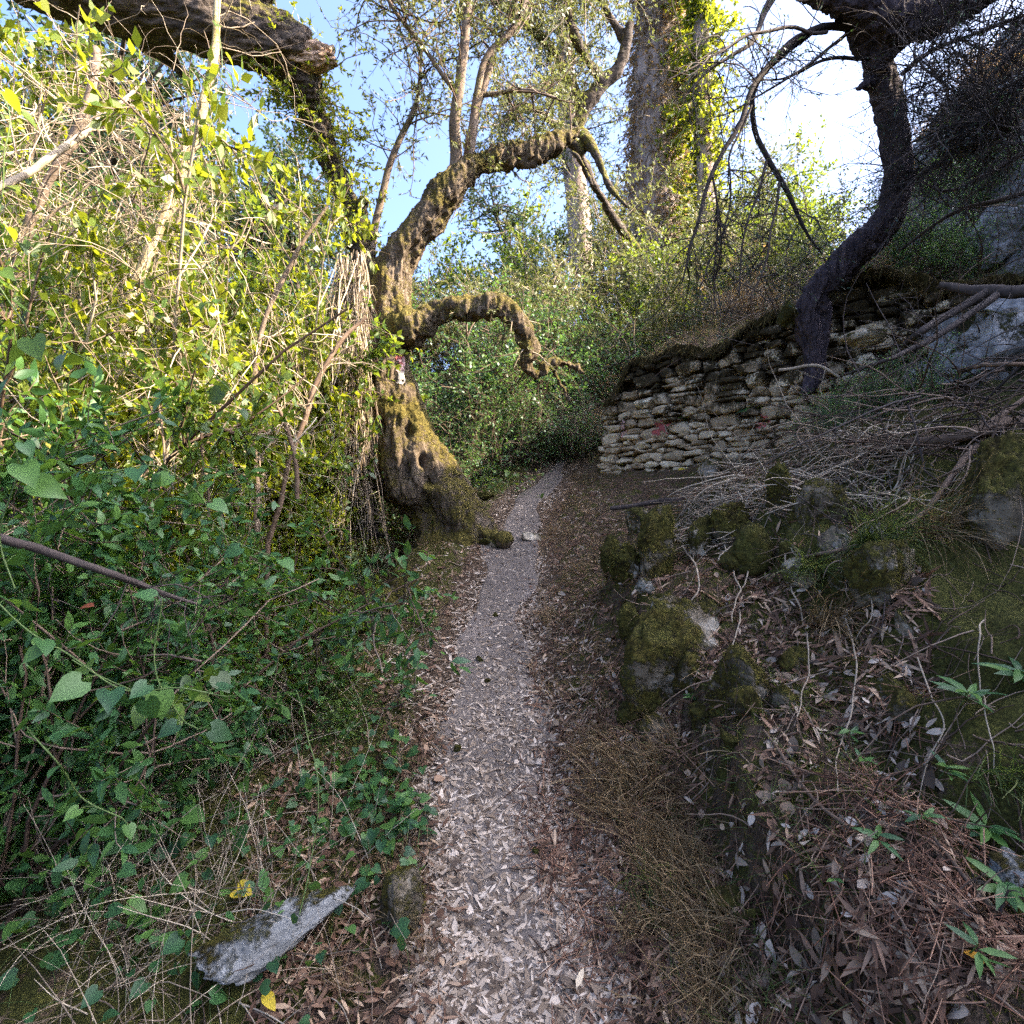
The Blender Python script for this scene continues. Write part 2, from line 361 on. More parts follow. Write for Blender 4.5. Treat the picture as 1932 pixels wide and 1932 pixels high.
def H0(x, y):
    x = np.asarray(x, float); y = np.asarray(y, float)
    d = x-pathx(y); z = pathz(y)
    dl = d+sstep(.5, .9, d)*.16*fbm(np.stack([x.ravel()*1.9, y.ravel()*1.9, 0*x.ravel()], 1), 3, 51).reshape(x.shape)
    near = np.interp(dl, [0, .30, .42, .7, .92, 1.02, 1.3, 1.62, 1.76, 2.1, 2.4, 2.52, 2.8, 3.5, 4.2, 5, 7, 9, 12, 18, 30, 90], [0, .01, .07, .2, .3, .56, .66, .82, 1.06, 1.14, 1.24, 1.42, 1.5, 1.68, 1.95, 2.7, 5.4, 8.4, 10, 11, 12, 14])
    far = np.interp(d, [0, .35, 1, 2, 3.5, 5, 7, 9, 12, 18, 30, 90], [0, .02, .14, .42, 1.15, 1.7, 2.4, 3.0, 3.6, 4.5, 6, 8])
    k = sstep(4.3, 6.8, y); right = near*(1-k)+far*k
    ds = d/(1+.8*sstep(3.3, 2.3, y))
    left = np.interp(ds, [-90, -40, -15, -8, -5, -3.2, -2.3, -1.7, -1.3, -.95, -.4, 0], [22, 10, 3.2, .9, -.5, -1.35, -1.45, -1.0, -.22, .03, .03, 0])
    left = left*(1-sstep(8, 13, y))+np.interp(d, [-90, -30, -10, -3, 0], [16, 5, .8, -.6, 0])*sstep(8, 13, y)
    base = z+np.where(d > 0, right, left)
    # the hill on the right, its crest falling away beyond y = 17
    hill = np.interp(x, [3, 4, 6, 9, 12, 16, 22, 40, 90], [3.2, 4.0, 6.0, 8.7, 10.6, 12.0, 13, 14, 16])*(1-.5*sstep(12, 18, y))
    hill = hill+1.9*sstep(8, 12, x)*sstep(6, 3, y)  # unseen near end raised extra to keep the lower left thicket in shade
    hk = sstep(4.4, 6.5, x)*sstep(-9, -2, y)  # hill carried on behind the camera for the same added shade
    base = base*(1-hk)+np.maximum(base, hill)*hk
    # terrace held by the dry-stone wall
    s = (x-WA[0])*WN[0]+(y-WA[1])*WN[1]; t = (x-WA[0])*WD[0]+(y-WA[1])*WD[1]
    back = wall_top(np.clip(t, 0, 6.2))-.12+np.maximum(s, 0)*.42
    wk = sstep(.10, .42, s)*sstep(.02, .5, t)*sstep(8.2, 6.4, t)
    base = base*(1-wk)+np.maximum(base, back)*wk
    return base
def H(x, y):
    x = np.asarray(x, float); y = np.asarray(y, float); sh = x.shape; xr, yr = x.ravel(), y.ravel()
    d = xr-pathx(yr); P = np.stack([xr, yr, 0*xr], 1)
    rough = sstep(.25, .8, np.abs(d)); r = np.hypot(xr, yr)
    z = H0(xr, yr)+fbm(P*4.5, 4, 3)*(.008+.035*rough)+fbm(P*1.3, 3, 9)*(.012+.05*rough)
    z = z+rough*sstep(.3, 1.3, d)*sstep(6, 4, yr)*(np.abs(fbm(P*2.6, 3, 21))*.15+.05*np.abs(fbm(P*7, 3, 22)))
    z = z+sstep(5, 9, xr)*np.abs(fbm(P*.55, 5, 31))*1.0*sstep(2, 6, yr)+sstep(12, 40, r)*fbm(P*.12, 3, 5)*1.2
    return z.reshape(sh)
def hz(x, y): return float(H(np.array([x]), np.array([y]))[0])
def gp(u, v, y0=1.2, y1=40):
    """the ground point that the photograph shows at (u, v)"""
    Y = np.concatenate([np.arange(y0, 12, .02), np.arange(12, y1, .1)])
    x = (u-966)/F*Y; z = CZ-(v-966)/F*Y; h = H(x, Y); i = np.argmax(h >= z)
    if h[i] < z[i]: i = len(Y)-1
    return np.array([x[i], Y[i], h[i]])
def grid_axis(lo, hi, step, a, b, g=1.12):
    mid = list(np.arange(lo, hi+1e-6, step)); s = step; p = mid[-1]
    while p < b: s *= g; p += s; mid.append(p)
    s = step; p = mid[0]
    while p > a: s *= g; p -= s; mid.insert(0, p)
    return np.array(mid)
gx = grid_axis(-2.4, 3.8, .03, -85, 90, 1.09)
gy = np.concatenate([grid_axis(.9, 6.0, .03, -30, 5.9, 1.12), grid_axis(6.05, 12, .05, 6.04, 110, 1.08)])
gy = np.unique(np.round(gy, 5))
X, Yg = np.meshgrid(gx, gy); Z = H(X, Yg)
V = np.stack([X, Yg, Z], -1).reshape(-1, 3); nx, ny = len(gx), len(gy)
ii = (np.arange(ny-1)[:, None]*nx+np.arange(nx-1)[None]).ravel()
g = Geo(); g.add(V, np.stack([ii, ii+1, ii+nx+1, ii+nx], 1)); ground = kind(g.build('ground', M['ground']), 'structure')
dd = V[:, 0]-pathx(V[:, 1])
moss = .15+.75*sstep(.9, 2.2, dd)*sstep(6.5, 4, V[:, 1])+.35*sstep(-.3, -.8, dd)*sstep(-2.5, -1, dd)-.8*sstep(.55, .3, np.abs(dd))
wild = np.clip(sstep(9, 13, V[:, 1])+sstep(-2.2, -4.5, V[:, 0])+sstep(3.2, 4.6, V[:, 0]), 0, 1)
rock = sstep(3.8, 6, V[:, 0])*sstep(3, 6, V[:, 1])*.62
for nm, arr in (('moss', moss), ('wild', wild*.9), ('rock', rock)):
    a = ground.data.attributes.new(nm, 'FLOAT', 'POINT'); a.data.foreach_set('value', arr.astype(np.float32))
# the trodden path as a sheet just above the ground
ys = np.arange(-3, 10.6, .035); nn = 17; g = Geo(); rows = []
for k, y in enumerate(ys):
    hw = (.27+.05*math.sin(y*2.3)+.035*math.sin(y*6.1+1))*(1.0 if y < 7 else max(.3, 1-(y-7)*.18))
    wob = .04*math.sin(y*3.7+.5)
    xs = pathx(y)+wob+np.linspace(-1, 1, nn)*hw; zz = H(xs, np.full(nn, y))+.008
    zz[0] -= .03; zz[-1] -= .03; rows.append(np.stack([xs, np.full(nn, y), zz], 1))
Vp = np.concatenate(rows); ii = (np.arange(len(ys)-1)[:, None]*nn+np.arange(nn-1)[None]).ravel()
g.add(Vp, np.stack([ii, ii+1, ii+nn+1, ii+nn], 1)); kind(g.build('path', M['path']), 'structure')

# ------------------------------------------------------------------ dry-stone wall
def stone_block(c, sx, sy, sz, rng, G, mi):
    """a rounded, dented block: centre c, size along wall sx, depth sy, height sz"""
    m = 7; lin = np.linspace(-1, 1, m); fs = []; vs = []; n0 = 0
    for ax in range(3):
        for sg in (-1, 1):
            a, b = np.meshgrid(lin, lin); p = np.zeros((m*m, 3)); p[:, ax] = sg; p[:, (ax+1) % 3] = a.ravel(); p[:, (ax+2) % 3] = b.ravel()
            vs.append(p); i = (np.arange(m-1)[:, None]*m+np.arange(m-1)[None]).ravel()
            q = np.stack([i, i+1, i+m+1, i+m], 1)+n0; fs.append(q if sg > 0 else q[:, ::-1]); n0 += m*m
    p = np.concatenate(vs); r = (np.abs(p)**9).sum(1)**(1/9); p = p/r[:, None]
    p = p*1.0
    for k in range(5):
        cn = rdir(rng, 1)[0]; cd = rng.uniform(.82, 1.1); hh_ = p@cn; p = np.where((hh_ > cd)[:, None], p-np.outer((hh_-cd)*.95, cn), p)
    p = p*(1+.11*fbm(p*1.1+rng.uniform(0, 90, 3), 3, 4))[:, None]
    tl = rng.normal(size=3)*.09; p[:, 2] += p[:, 0]*tl[0]; p[:, 0] += p[:, 2]*tl[1]; p[:, 2] *= 1+p[:, 0]*tl[2]*1.2
    p = p*np.array([sx/2, sy/2, sz/2])
    q = c+p[:, 0:1]*np.array([WD[0], WD[1], 0])+p[:, 1:2]*np.array([WN[0], WN[1], 0])+p[:, 2:3]*np.array([0, 0, 1])
    q = q+.011*np.stack([fbm(q*16, 3, s) for s in (1, 2, 3)], 1)
    G.add(q, np.concatenate(fs), mi)
def wall_pt(t, s, z): return np.array([WA[0]+WD[0]*t+WN[0]*s, WA[1]+WD[1]*t+WN[1]*s, z])
def wall_stone_mat():
    m, n, l, p, out = mat('wall_stone'); v = objco(n, l); g = n.new("ShaderNodeNewGeometry")
    a = nz(n, l, 6, 6, .6, v); f = nz(n, l, 38, 6, .7, v); b = nz(n, l, 3.2, 5, .6, v, .8)
    k = mth(n, l, 'ADD', mth(n, l, 'MULTIPLY', g.outputs["Random Per Island"], .35), mth(n, l, 'MULTIPLY', a.outputs[0], .75))
    r = ramp(n, [(.25, (.14, .10, .06)), (.5, (.33, .25, .16)), (.75, (.5, .41, .28)), (.95, (.6, .52, .4))]); l.new(k, r.inputs[0])
    sp = n.new("ShaderNodeSeparateXYZ"); l.new(v, sp.inputs[0])
    hgt = mrange(n, l, sp.outputs[2], 2.5, 4.0, -.12, .36)
    k2 = mth(n, l, 'ADD', mth(n, l, 'MULTIPLY_ADD', b.outputs[0], 1.7, -.95), mth(n, l, 'ADD', hgt, mth(n, l, 'MULTIPLY_ADD', f.outputs[0], 1.3, -.62)))
    mk = mrange(n, l, k2, -.05, .18)
    mr = ramp(n, [(.3, (.012, .009, .005)), (.55, (.04, .029, .015)), (.8, (.10, .08, .03))]); l.new(f.outputs[0], mr.inputs[0])
    l.new(mixc(n, l, mk, r.outputs[0], mr.outputs[0]), p.inputs["Base Color"]); p.inputs["Roughness"].default_value = .92; p.inputs["Specular IOR Level"].default_value = .15
    bump(n, l, p, mth(n, l, 'ADD', a.outputs[0], mth(n, l, 'MULTIPLY', f.outputs[0], .6)), 1, .03)
    return m
M['wall_stone'] = wall_stone_mat()
rng = np.random.default_rng(5)
wall = kind(thing('stone_wall', 'dry-stone wall of irregular beige stones rising to the right beside the path, moss on top', 'wall'), 'thing')
G = Geo(); z = 1.2; row = 0
while z < 4.0:
    hh = rng.choice([.06, .10, .14, .19, .25], p=[.16, .26, .28, .19, .11]); t = -.12+rng.uniform(-.08, .05)
    while t < WLEN:
        L = rng.uniform(.6, 2.3)*hh+rng.uniform(.04, .14); tc = t+L/2; sag = .03*math.sin(tc*2.2+z*1.3)+.02*math.sin(tc*6+z*4)
        zc = z+hh/2+sag; gz = hz(WA[0]+WD[0]*tc-WN[0]*.12, WA[1]+WD[1]*tc-WN[1]*.12)
        if zc > gz-.18 and zc+hh/2 < wall_top(tc)+.06+rng.normal()*.04:
            batter = .03+.055*(zc-2)
            nsp = (2 if hh < .2 else 3) if hh > .13 and rng.random() < .36 else 1
            for k in range(nsp):
                stone_block(wall_pt(tc, batter+rng.normal()*.024+.10, zc+(k-(nsp-1)/2)*hh/nsp), L*rng.uniform(.86, 1.0), .26+rng.uniform(0, .06), hh/nsp*rng.uniform(.84, .98), rng, G, 0)
        t += L+.008
    z += hh*.97
for zz in np.arange(1.6, 3.4, .12):       # quoin end that closes the wall on the path side
    for s in (.2, .38): stone_block(wall_pt(-.06+rng.normal()*.02, s, zz), .2, .2, .13, rng, G, 0)
stones_mesh_co = np.concatenate(G.v); stones = G.build('stones', M['wall_stone'], wall)
# earth core behind the stones
G = Geo(); tt = np.linspace(.0, WLEN, 60)
for s0 in (0,):
    prof = []
    for t in tt:
        zt = wall_top(t)-.1; prof.append([wall_pt(t, .12, 1.0), wall_pt(t, .26, zt), wall_pt(t, .6, zt), wall_pt(t, .6, 1.0)])
    A = np.array(prof); nk = 4; i = (np.arange(len(tt)-1)[:, None]*nk+np.arange(nk-1)[None]).ravel()
    G.add(A.reshape(-1, 3), np.stack([i, i+1, i+nk+1, i+nk], 1)); G.add(A[0], np.array([[0, 1, 2, 3]]))
G.build('earth_core', M['ground'], wall)
# moss cap: lumpy mat hanging over the top courses
G = Geo(); nt_, nq = 260, 26; tt = np.linspace(-.05, WLEN, nt_); Vc = []
for t in tt:
    zt = wall_top(t)
    for q in np.linspace(0, 1, nq):
        if q < .5: s, zz = .62-1.0*q*1.1+0, zt+.05
        else: s, zz = .07-.02*(q-.5), zt+.05-(q-.5)*.36*(.55+.45*math.sin(t*3.1+1)*math.sin(t*7.7))
        Vc.append(wall_pt(t, s, zz))
Vc = np.array(Vc); Vc = Vc+np.array([-WN[0]*.6, -WN[1]*.6, .75])*(.055*fbm(Vc*5, 4, 8)+.025*fbm(Vc*22, 2, 9))[:, None]
i = (np.arange(nt_-1)[:, None]*nq+np.arange(nq-1)[None]).ravel(); G.add(Vc, np.stack([i, i+1, i+nq+1, i+nq], 1))
M['moss_cap'] = rock_mat('brown_moss', ((.02, .014, .008), (.05, .036, .018), (.10, .075, .03)), .75, ((.012, .010, .004), (.075, .06, .016)))
cap = G.build('moss_cap', M['moss_cap'], wall)
n = 5000; idx = rng.integers(0, len(Vc), n); p = Vc[idx]; d = np.tile([-WN[0]*.5, -WN[1]*.5, -.3], (n, 1))+rng.normal(size=(n, 3))*.35
P = walk(p, d, rng.uniform(.03, .15, n), 4, .15, (0, 0, -.45), rng); G = Geo(); G.add(*ribbons(P, np.linspace(.004, .001, 4)[None]*np.ones((n, 1)), rng))
M['hang_moss'] = leaf_mat('hanging_moss', [(0, (.02, .014, .008)), (.5, (.05, .036, .016)), (1, (.11, .085, .03))], (.1, .08, .03), .15, .9, .05)
kind(G.build('hanging_moss', M['hang_moss'], wall), 'stuff')
# faded waymark paint on three stones: irregular thin patches lying on the stone faces
SV = stones_mesh_co; SF = np.array([list(p.vertices) for p in stones.data.polygons])
def paint_on_wall(t0, z0, w_, h_, m, seed):
    c = SV[SF].mean(1); fn = np.cross(SV[SF[:, 1]]-SV[SF[:, 0]], SV[SF[:, 2]]-SV[SF[:, 1]]); fn = norm(fn); out_ = fn@np.array([-WN[0], -WN[1], 0]); fn = np.where(out_[:, None] < 0, -fn, fn)
    tt_ = (c[:, 0]-WA[0])*WD[0]+(c[:, 1]-WA[1])*WD[1]; s_ = (c[:, 0]-WA[0])*WN[0]+(c[:, 1]-WA[1])*WN[1]
    ok = (((tt_-t0)/w_)**2+((c[:, 2]-z0)/h_)**2+.5*fbm(c*16, 3, seed) < .8) & (np.abs(out_) > .5) & (s_ < .12+.055*(c[:, 2]-2)) & (vnoise(c*28, seed) > -.25)
    G = Geo(); q = SV[SF[ok]]+fn[ok][:, None]*.004
    if len(q): G.add(q.reshape(-1, 3), np.arange(len(q)*4).reshape(-1, 4)); G.build('paint_mark', m, wall)
paint_on_wall(1.02, 2.83, .17, .11, M['paint_red'], 3); paint_on_wall(.33, 2.86, .08, .17, M['paint_pink'], 4); paint_on_wall(2.55, 2.72, .13, .10, M['paint_red'], 5)

# ------------------------------------------------------------------ big limbs: fused tubes with bark relief
def spline(pts, n):
    """Catmull-Rom through rows of [x, y, z, r]"""
    P = np.array(pts, float); P = np.vstack([2*P[0]-P[1], P, 2*P[-1]-P[-2]]); m = len(P)-3
    t = np.linspace(0, m-1e-6, n); i = t.astype(int); f = (t-i)[:, None]
    p0, p1, p2, p3 = P[i], P[i+1], P[i+2], P[i+3]
    return .5*((2*p1)+(-p0+p2)*f+(2*p0-5*p1+4*p2-p3)*f**2+(-p0+3*p1-3*p2+p3)*f**3)
def pix(rows):                            # rows (u, v, Y, diameter in px) -> xyz r
    return [list(at(u, v, Y))+[dpx/2*Y/F] for u, v, Y, dpx in rows]
def fused(name, lines, m, parent, voxel=.02, relief=.03, dents=(), stretch=(9, 9, 2.5), seed=1, bumps=(), lump=.0):
    G = Geo()
    for rows in lines:
        n = max(24, int(sum(np.linalg.norm(np.array(a[:3])-np.array(b[:3])) for a, b in zip(rows, rows[1:]))/.03))
        q = spline(rows, n); q[:, 3] = np.maximum(q[:, 3], .006)
        Vt, Fq = tubes(q[None, :, :3], q[None, :, 3], 20); k = len(Vt)
        G.add(np.vstack([Vt, q[0, :3], q[-1, :3]]), [Fq, np.array([[(j+1) % 20, j, k] for j in range(20)]), np.array([[k-20+j, k-20+(j+1) % 20, k+1] for j in range(20)])])
    me = G.mesh(name+'_src', m); o = bpy.data.objects.new('tmp', me); col.objects.link(o)
    md = o.modifiers.new('r', 'REMESH'); md.mode = 'VOXEL'; md.voxel_size = voxel
    dg = bpy.context.evaluated_depsgraph_get(); dg.update(); m2 = bpy.data.meshes.new_from_object(o.evaluated_get(dg))
    bpy.data.objects.remove(o); bpy.data.meshes.remove(me); m2.name = name
    nv = len(m2.vertices); co = np.zeros(nv*3, np.float32); m2.vertices.foreach_get('co', co); co = co.reshape(-1, 3).astype(float)
    no = np.zeros(nv*3, np.float32); m2.vertex_normals.foreach_get('vector', no); no = no.reshape(-1, 3)
    dsp = relief*fbm(co*np.array(stretch), 5, seed, .6)+relief*1.2*fbm(co*2.2, 2, seed+7)+lump*np.maximum(fbm(co*7, 3, seed+11), 0)
    for c, r, dep in dents:
        dist2 = ((co-np.array(c))**2/np.array(r)**2).sum(1); dsp -= dep*np.exp(-dist2*1.2)
    for c, r, hgt in bumps:
        dist2 = ((co-np.array(c))**2).sum(1)/r**2; dsp += hgt*np.exp(-dist2)
    co = co+no*dsp[:, None]; m2.vertices.foreach_set('co', co.astype(np.float32).ravel())
    m2.materials.clear(); m2.materials.append(m); m2.polygons.foreach_set('use_smooth', np.ones(len(m2.polygons), bool)); m2.update()
    return link(name, m2, parent), co, no

def twiggery(P, R, nb, nt, L1, L2, rng, trop=(0, 0, .03), lo=.15, wob=.16, K1=7, K2=5, r1=.012, r2=.0035, back=.55):
    """branches and twigs grown along curves P; returns Geo blocks and twig curves"""
    p, tg, t, _ = sample(P, nb, lo, 1, rng); d = norm(tg*back+rdir(rng, len(p)))
    B = walk(p, d, L1*rng.uniform(.45, 1.2, len(p)), K1, wob, trop, rng)
    p2, tg2, t2, _ = sample(B, nt, .12, 1, rng); d2 = norm(tg2*.75+rdir(rng, len(p2)))
    T = walk(p2, d2, L2*rng.uniform(.4, 1.25, len(p2)), K2, wob, trop, rng)
    return [tubes(B, np.linspace(r1, r2*1.2, K1)[None]*rng.uniform(.6, 1.2, (len(B), 1)), 4), tubes(T, np.linspace(r2, r2*.35, K2)[None]*rng.uniform(.7, 1.3, (len(T), 1)), 3)], B, T
def foliage(T, n, kindname, L, ratio, rng, lo=.1, up=.5, droop=.15, spread=.9):
    p, tg, t, _ = sample(T, n, lo, 1, rng); d = norm(tg*.8+rdir(rng, len(p))*spread)
    nr = norm(np.array([0, 0, up])+rdir(rng, len(p))*.7); l = L*rng.uniform(.55, 1.2, len(p))
    return leaves(kindname, p, d, nr, l, l*ratio, rng, droop)

# ------------------------------------------------------------------ the old olive tree leaning over the path
rng = np.random.default_rng(11)
olive = thing('olive_tree', 'old moss-covered olive tree with hollow trunk and one arching low limb beside the path', 'tree', (0, 0, 0))
Yo = 6.75
trunk_line = pix([(868, 1050, 6.75, 156), (858, 1000, 6.75, 138), (834, 955, 6.75, 130), (790, 895, 6.75, 130), (762, 840, 6.75, 118), (746, 780, 6.75, 106), (731, 715, 6.75, 92), (731, 655, 6.75, 82), (734, 600, 6.75, 74), (736, 545, 6.75, 62), (750, 492, 6.75, 60), (785, 445, 6.75, 60), (822, 398, 6.75, 58), (857, 348, 6.75, 56), (888, 316, 6.8, 48), (935, 300, 6.9, 42), (1000, 288, 7.0, 38), (1050, 270, 7.1, 30), (1092, 250, 7.2, 20)])
left_bole = pix([(790, 960, 6.9, 60), (748, 905, 6.92, 76), (716, 830, 6.9, 60), (707, 740, 6.9, 48), (704, 640, 6.95, 42), (705, 560, 7.0, 36), (702, 500, 7.05, 30)])
arc = pix([(738, 640, 6.7, 60), (772, 622, 6.62, 50), (800, 606, 6.58, 42), (838, 584, 6.55, 40), (880, 580, 6.5, 36), (925, 574, 6.5, 31), (958, 586, 6.55, 30), (985, 620, 6.62, 30), (996, 662, 6.7, 26), (986, 684, 6.75, 25), (1015, 706, 6.85, 19), (1036, 688, 6.9, 19), (1062, 684, 7.0, 16), (1088, 696, 7.1, 9), (1098, 706, 7.1, 8)])
arc2 = pix([(1046, 690, 6.95, 15), (1050, 714, 7.0, 14), (1066, 738, 7.05, 12), (1078, 756, 7.1, 10)])
arc3 = pix([(1078, 688, 7.05, 9), (1092, 660, 7.1, 10), (1094, 630, 7.1, 11), (1080, 605, 7.1, 10), (1062, 612, 7.05, 7)])
root1 = pix([(880, 990, 6.6, 40), (910, 1006, 6.45, 22), (940, 1016, 6.35, 12), (965, 1020, 6.3, 5)]); root2 = pix([(868, 1005, 6.5, 40), (905, 1050, 6.0, 24), (935, 1075, 5.7, 16), (962, 1084, 5.5, 8)])
def face(u, v, r): return (tuple(at(u, v, Yo-r*Yo/F)))
DN = [(face(711, 798, 60), (.07, .24, .13), .2), (face(772, 812, 48), (.05, .24, .09), .17), (face(797, 870, 60), (.05, .24, .08), .17), (face(765, 893, 66), (.05, .24, .11), .17), (face(812, 905, 66), (.07, .24, .07), .16),
      (face(800, 968, 70), (.26, .3, .16), .2), (face(830, 1000, 70), (.22, .3, .12), .16), (face(707, 690, 40), (.045, .2, .35), .12), (face(818, 942, 70), (.05, .2, .05), .08), (face(880, 975, 60), (.03, .2, .06), .06)]
BP = [(tuple(at(776, 618, 6.55)), .17, .09), (tuple(at(745, 600, 6.5)), .12, .05)]
tr, oco, ono = fused('trunk', [trunk_line, left_bole, arc, arc2, root1], M['bark_olive'], olive, .015, .042, DN, (11, 11, 2.6), 3, BP, .03)
# shaggy moss on the olive
n = 11000; idx = rng.integers(0, len(oco), n); ok = (fbm(oco[idx]*2.4, 3, 41)+ono[idx][:, 2]*.6+ono[idx][:, 0]*.1 > .3) & (oco[idx][:, 2] > .9); idx = idx[ok]; n = len(idx)
P = walk(oco[idx], ono[idx]+rng.normal(size=(n, 3))*.4, rng.uniform(.006, .024, n), 3, .2, (0, 0, -.25), rng)
G = Geo(); G.add(*ribbons(P, np.array([[.004, .003, .001]])*np.ones((n, 1)), rng))
M['moss_bright'] = leaf_mat('sunny_moss', [(0, (.03, .025, .006)), (.5, (.075, .062, .013)), (1, (.14, .112, .024))], (.2, .17, .03), .2, .9, .05)
kind(G.build('moss', M['moss_bright'], olive), 'stuff')
# faded waymark on the trunk: thin pale paint following the bark
sel = np.where((np.abs((oco[:, 0]/oco[:, 1])*F+966-756) < 8+4*fbm(oco*20, 2, 2)) & (np.abs(966-(oco[:, 2]-CZ)/oco[:, 1]*F-693) < 30+8*fbm(oco*16, 2, 5)) & (ono[:, 1] < .25))[0]
if len(sel):
    me = tr.data; keep = set(sel.tolist()); fs = [list(p.vertices) for p in me.polygons if all(v in keep for v in p.vertices)]
    used = sorted({v for f in fs for v in f}); mp = {v: k for k, v in enumerate(used)}
    me2 = bpy.data.meshes.new('paint'); me2.from_pydata([tuple(oco[v]+ono[v]*.006) for v in used], [], [[mp[v] for v in f] for f in fs])
    me2.materials.append(M['paint_pink']); me2.materials.append(M['paint_red']); me2.materials.append(M['paint_white'])
    for p in me2.polygons:
        vv = 966-(p.center[2]-CZ)/p.center[1]*F; p.use_smooth = True; p.material_index = 1 if vv < 688 and mnoise.noise(Vector(p.center)*25) > -.1 else (2 if vv > 700 else 0)
    link('paint_mark', me2, olive)
# upright smooth shoots
shoots = [[(848, 372, 6.75, 30), (861, 315, 6.72, 25), (858, 220, 6.5, 21), (872, 120, 6.4, 19), (884, -10, 6.3, 16), (900, -140, 6.2, 12), (905, -260, 6.2, 6)],
          [(884, 310, 6.75, 20), (900, 190, 6.7, 17), (920, 110, 6.7, 15), (975, 45, 6.7, 13), (1000, -40, 6.8, 10), (1010, -160, 6.8, 5)],
          [(932, 110, 6.7, 12), (890, 240, 6.7, 12), (880, 300, 6.75, 12)],
          [(862, 180, 6.5, 9), (800, 90, 6.4, 8), (745, 20, 6.2, 7), (700, -60, 6.0, 5)],
          [(905, 180, 6.7, 9), (1000, 170, 6.6, 8), (1050, 185, 6.5, 5)],
          [(700, 470, 7.1, 16), (712, 405, 7.1, 14), (742, 290, 7.0, 12), (778, 215, 6.9, 10), (790, 160, 6.8, 7), (800, 60, 6.7, 4)]]
G = Geo(); SH = []
for s in shoots:
    q = spline(pix(s), 40); q[:, :3] += .012*np.stack([vnoise(q[:, :3]*5, k) for k in (1, 2, 3)], 1); SH.append(q[:, :3]); G.add(*tubes(q[None, :, :3], q[None, :, 3], 10))
G.build('shoots', M['bark_smooth'], olive)
def crown(parent, curves, m_leaf, m_twig, rng, nb, nt, nl, L1, L2, Lf, ratio=.17, trop=(0, 0, .03), lo=.3, kindname='diamond', name='crown', keep=None, **kw):
    G = Geo(); P = np.stack([c[np.linspace(0, len(c)-1, 24).astype(int)] for c in curves])
    blk, B, T = twiggery(P, None, nb, nt, L1, L2, rng, trop, lo, **kw)
    if keep is not None:
        T = T[keep(T[:, 0])]; B2 = B[keep(B[:, 0])]
        blk = [tubes(B2, np.linspace(.012, .004, B2.shape[1])[None]*np.ones((len(B2), 1)), 4), tubes(T, np.linspace(.0035, .0012, T.shape[1])[None]*np.ones((len(T), 1)), 3)]
    for b in blk: G.add(*b, 0)
    G.add(*foliage(T, nl, kindname, Lf, ratio, rng), 1)
    return G.build(name, [m_twig, m_leaf], parent)
limb = spline(trunk_line, 200)[140:, :3]
crown(olive, [SH[0], SH[1], SH[3], SH[5]], M['leaf_olive'], M['twig_brown'], rng, 26, 9, 9, 1.0, .38, .062, lo=.35)
crown(olive, [limb, SH[4]], M['leaf_olive'], M['twig_brown'], rng, 16, 8, 9, .6, .3, .055, lo=.1, name='limb_sprays')
crown(olive, [spline(arc, 80)[16:50, :3]], M['leaf_olive'], M['twig'], rng, 14, 6, 9, .32, .16, .045, lo=.0, name='limb_sprays', trop=(0, 0, -.05))

# ------------------------------------------------------------------ leaning dead stem with the broken log across it
rng = np.random.default_rng(12)
dead = thing('dead_tree', 'dark broken log slanting across the top above a bent stem, snapped end pale', 'tree')
log = pix([(-260, -260, 5.6, 150), (0, -90, 5.8, 135), (180, -18, 6.0, 122), (330, 28, 6.15, 112), (450, 60, 6.3, 106), (540, 88, 6.4, 92), (578, 102, 6.45, 70)])
stem = pix([(690, 1010, 7.3, 70), (682, 900, 7.3, 60), (690, 700, 7.3, 52), (697, 560, 7.25, 46), (672, 430, 7.1, 44), (640, 340, 7.0, 42), (612, 270, 6.9, 46), (588, 205, 6.75, 52), (574, 160, 6.6, 56), (545, 128, 6.5, 50), (520, 95, 6.4, 40)])
stub = pix([(668, 420, 7.1, 30), (680, 395, 7.0, 28), (688, 372, 6.9, 20)])
knee = pix([(440, 10, 6.25, 60), (465, 12, 6.2, 48), (490, -10, 6.2, 40), (510, -60, 6.1, 40)])
under = pix([(180, 30, 6.3, 40), (300, 95, 6.4, 34), (345, 140, 6.45, 20), (352, 160, 6.45, 6)])
fused('trunk', [log, stem, stub, knee, under], M['bark_log'], dead, .02, .035, (), (4, 12, 12), 5)
endp = pix([(545, 92, 6.4, 74), (585, 105, 6.42, 56), (615, 108, 6.44, 44), (634, 106, 6.45, 30)])
cl = thing('climbing_shrub', 'bright lime leaves climbing the bent dark stem below the broken log', 'climber')
crown(cl, [spline(stem, 120)[40:105, :3]], M['leaf_lime'], M['twig'], rng, 85, 8, 11, .75, .28, .062, .24, lo=.0, name='foliage')
fused('broken_end', [endp], M['bark_broken'], dead, .014, .035, (), (5, 26, 26), 6)

# ------------------------------------------------------------------ juniper growing out of the wall
rng = np.random.default_rng(13)
jun = thing('juniper_tree', 'dark crooked juniper rooted over the wall edge, bare drooping branches on the right', 'tree')
jt = pix([(1520, 745, 6.25, 20), (1537, 700, 6.3, 29), (1530, 640, 6.3, 34), (1518, 590, 6.25, 37), (1535, 556, 6.2, 39), (1566, 525, 6.15, 49), (1605, 485, 6.1, 57), (1655, 440, 5.95, 55), (1684, 385, 5.85, 50), (1692, 310, 5.75, 49), (1684, 230, 5.65, 47), (1668, 160, 5.55, 47), (1655, 105, 5.45, 49), (1640, 70, 5.4, 39)])
j2 = pix([(1545, 560, 6.2, 34), (1556, 600, 6.25, 22), (1550, 660, 6.3, 15), (1556, 700, 6.3, 7)])
jl = pix([(1650, 110, 5.45, 37), (1608, 55, 5.4, 30), (1570, 15, 5.3, 25), (1530, -30, 5.2, 20)])
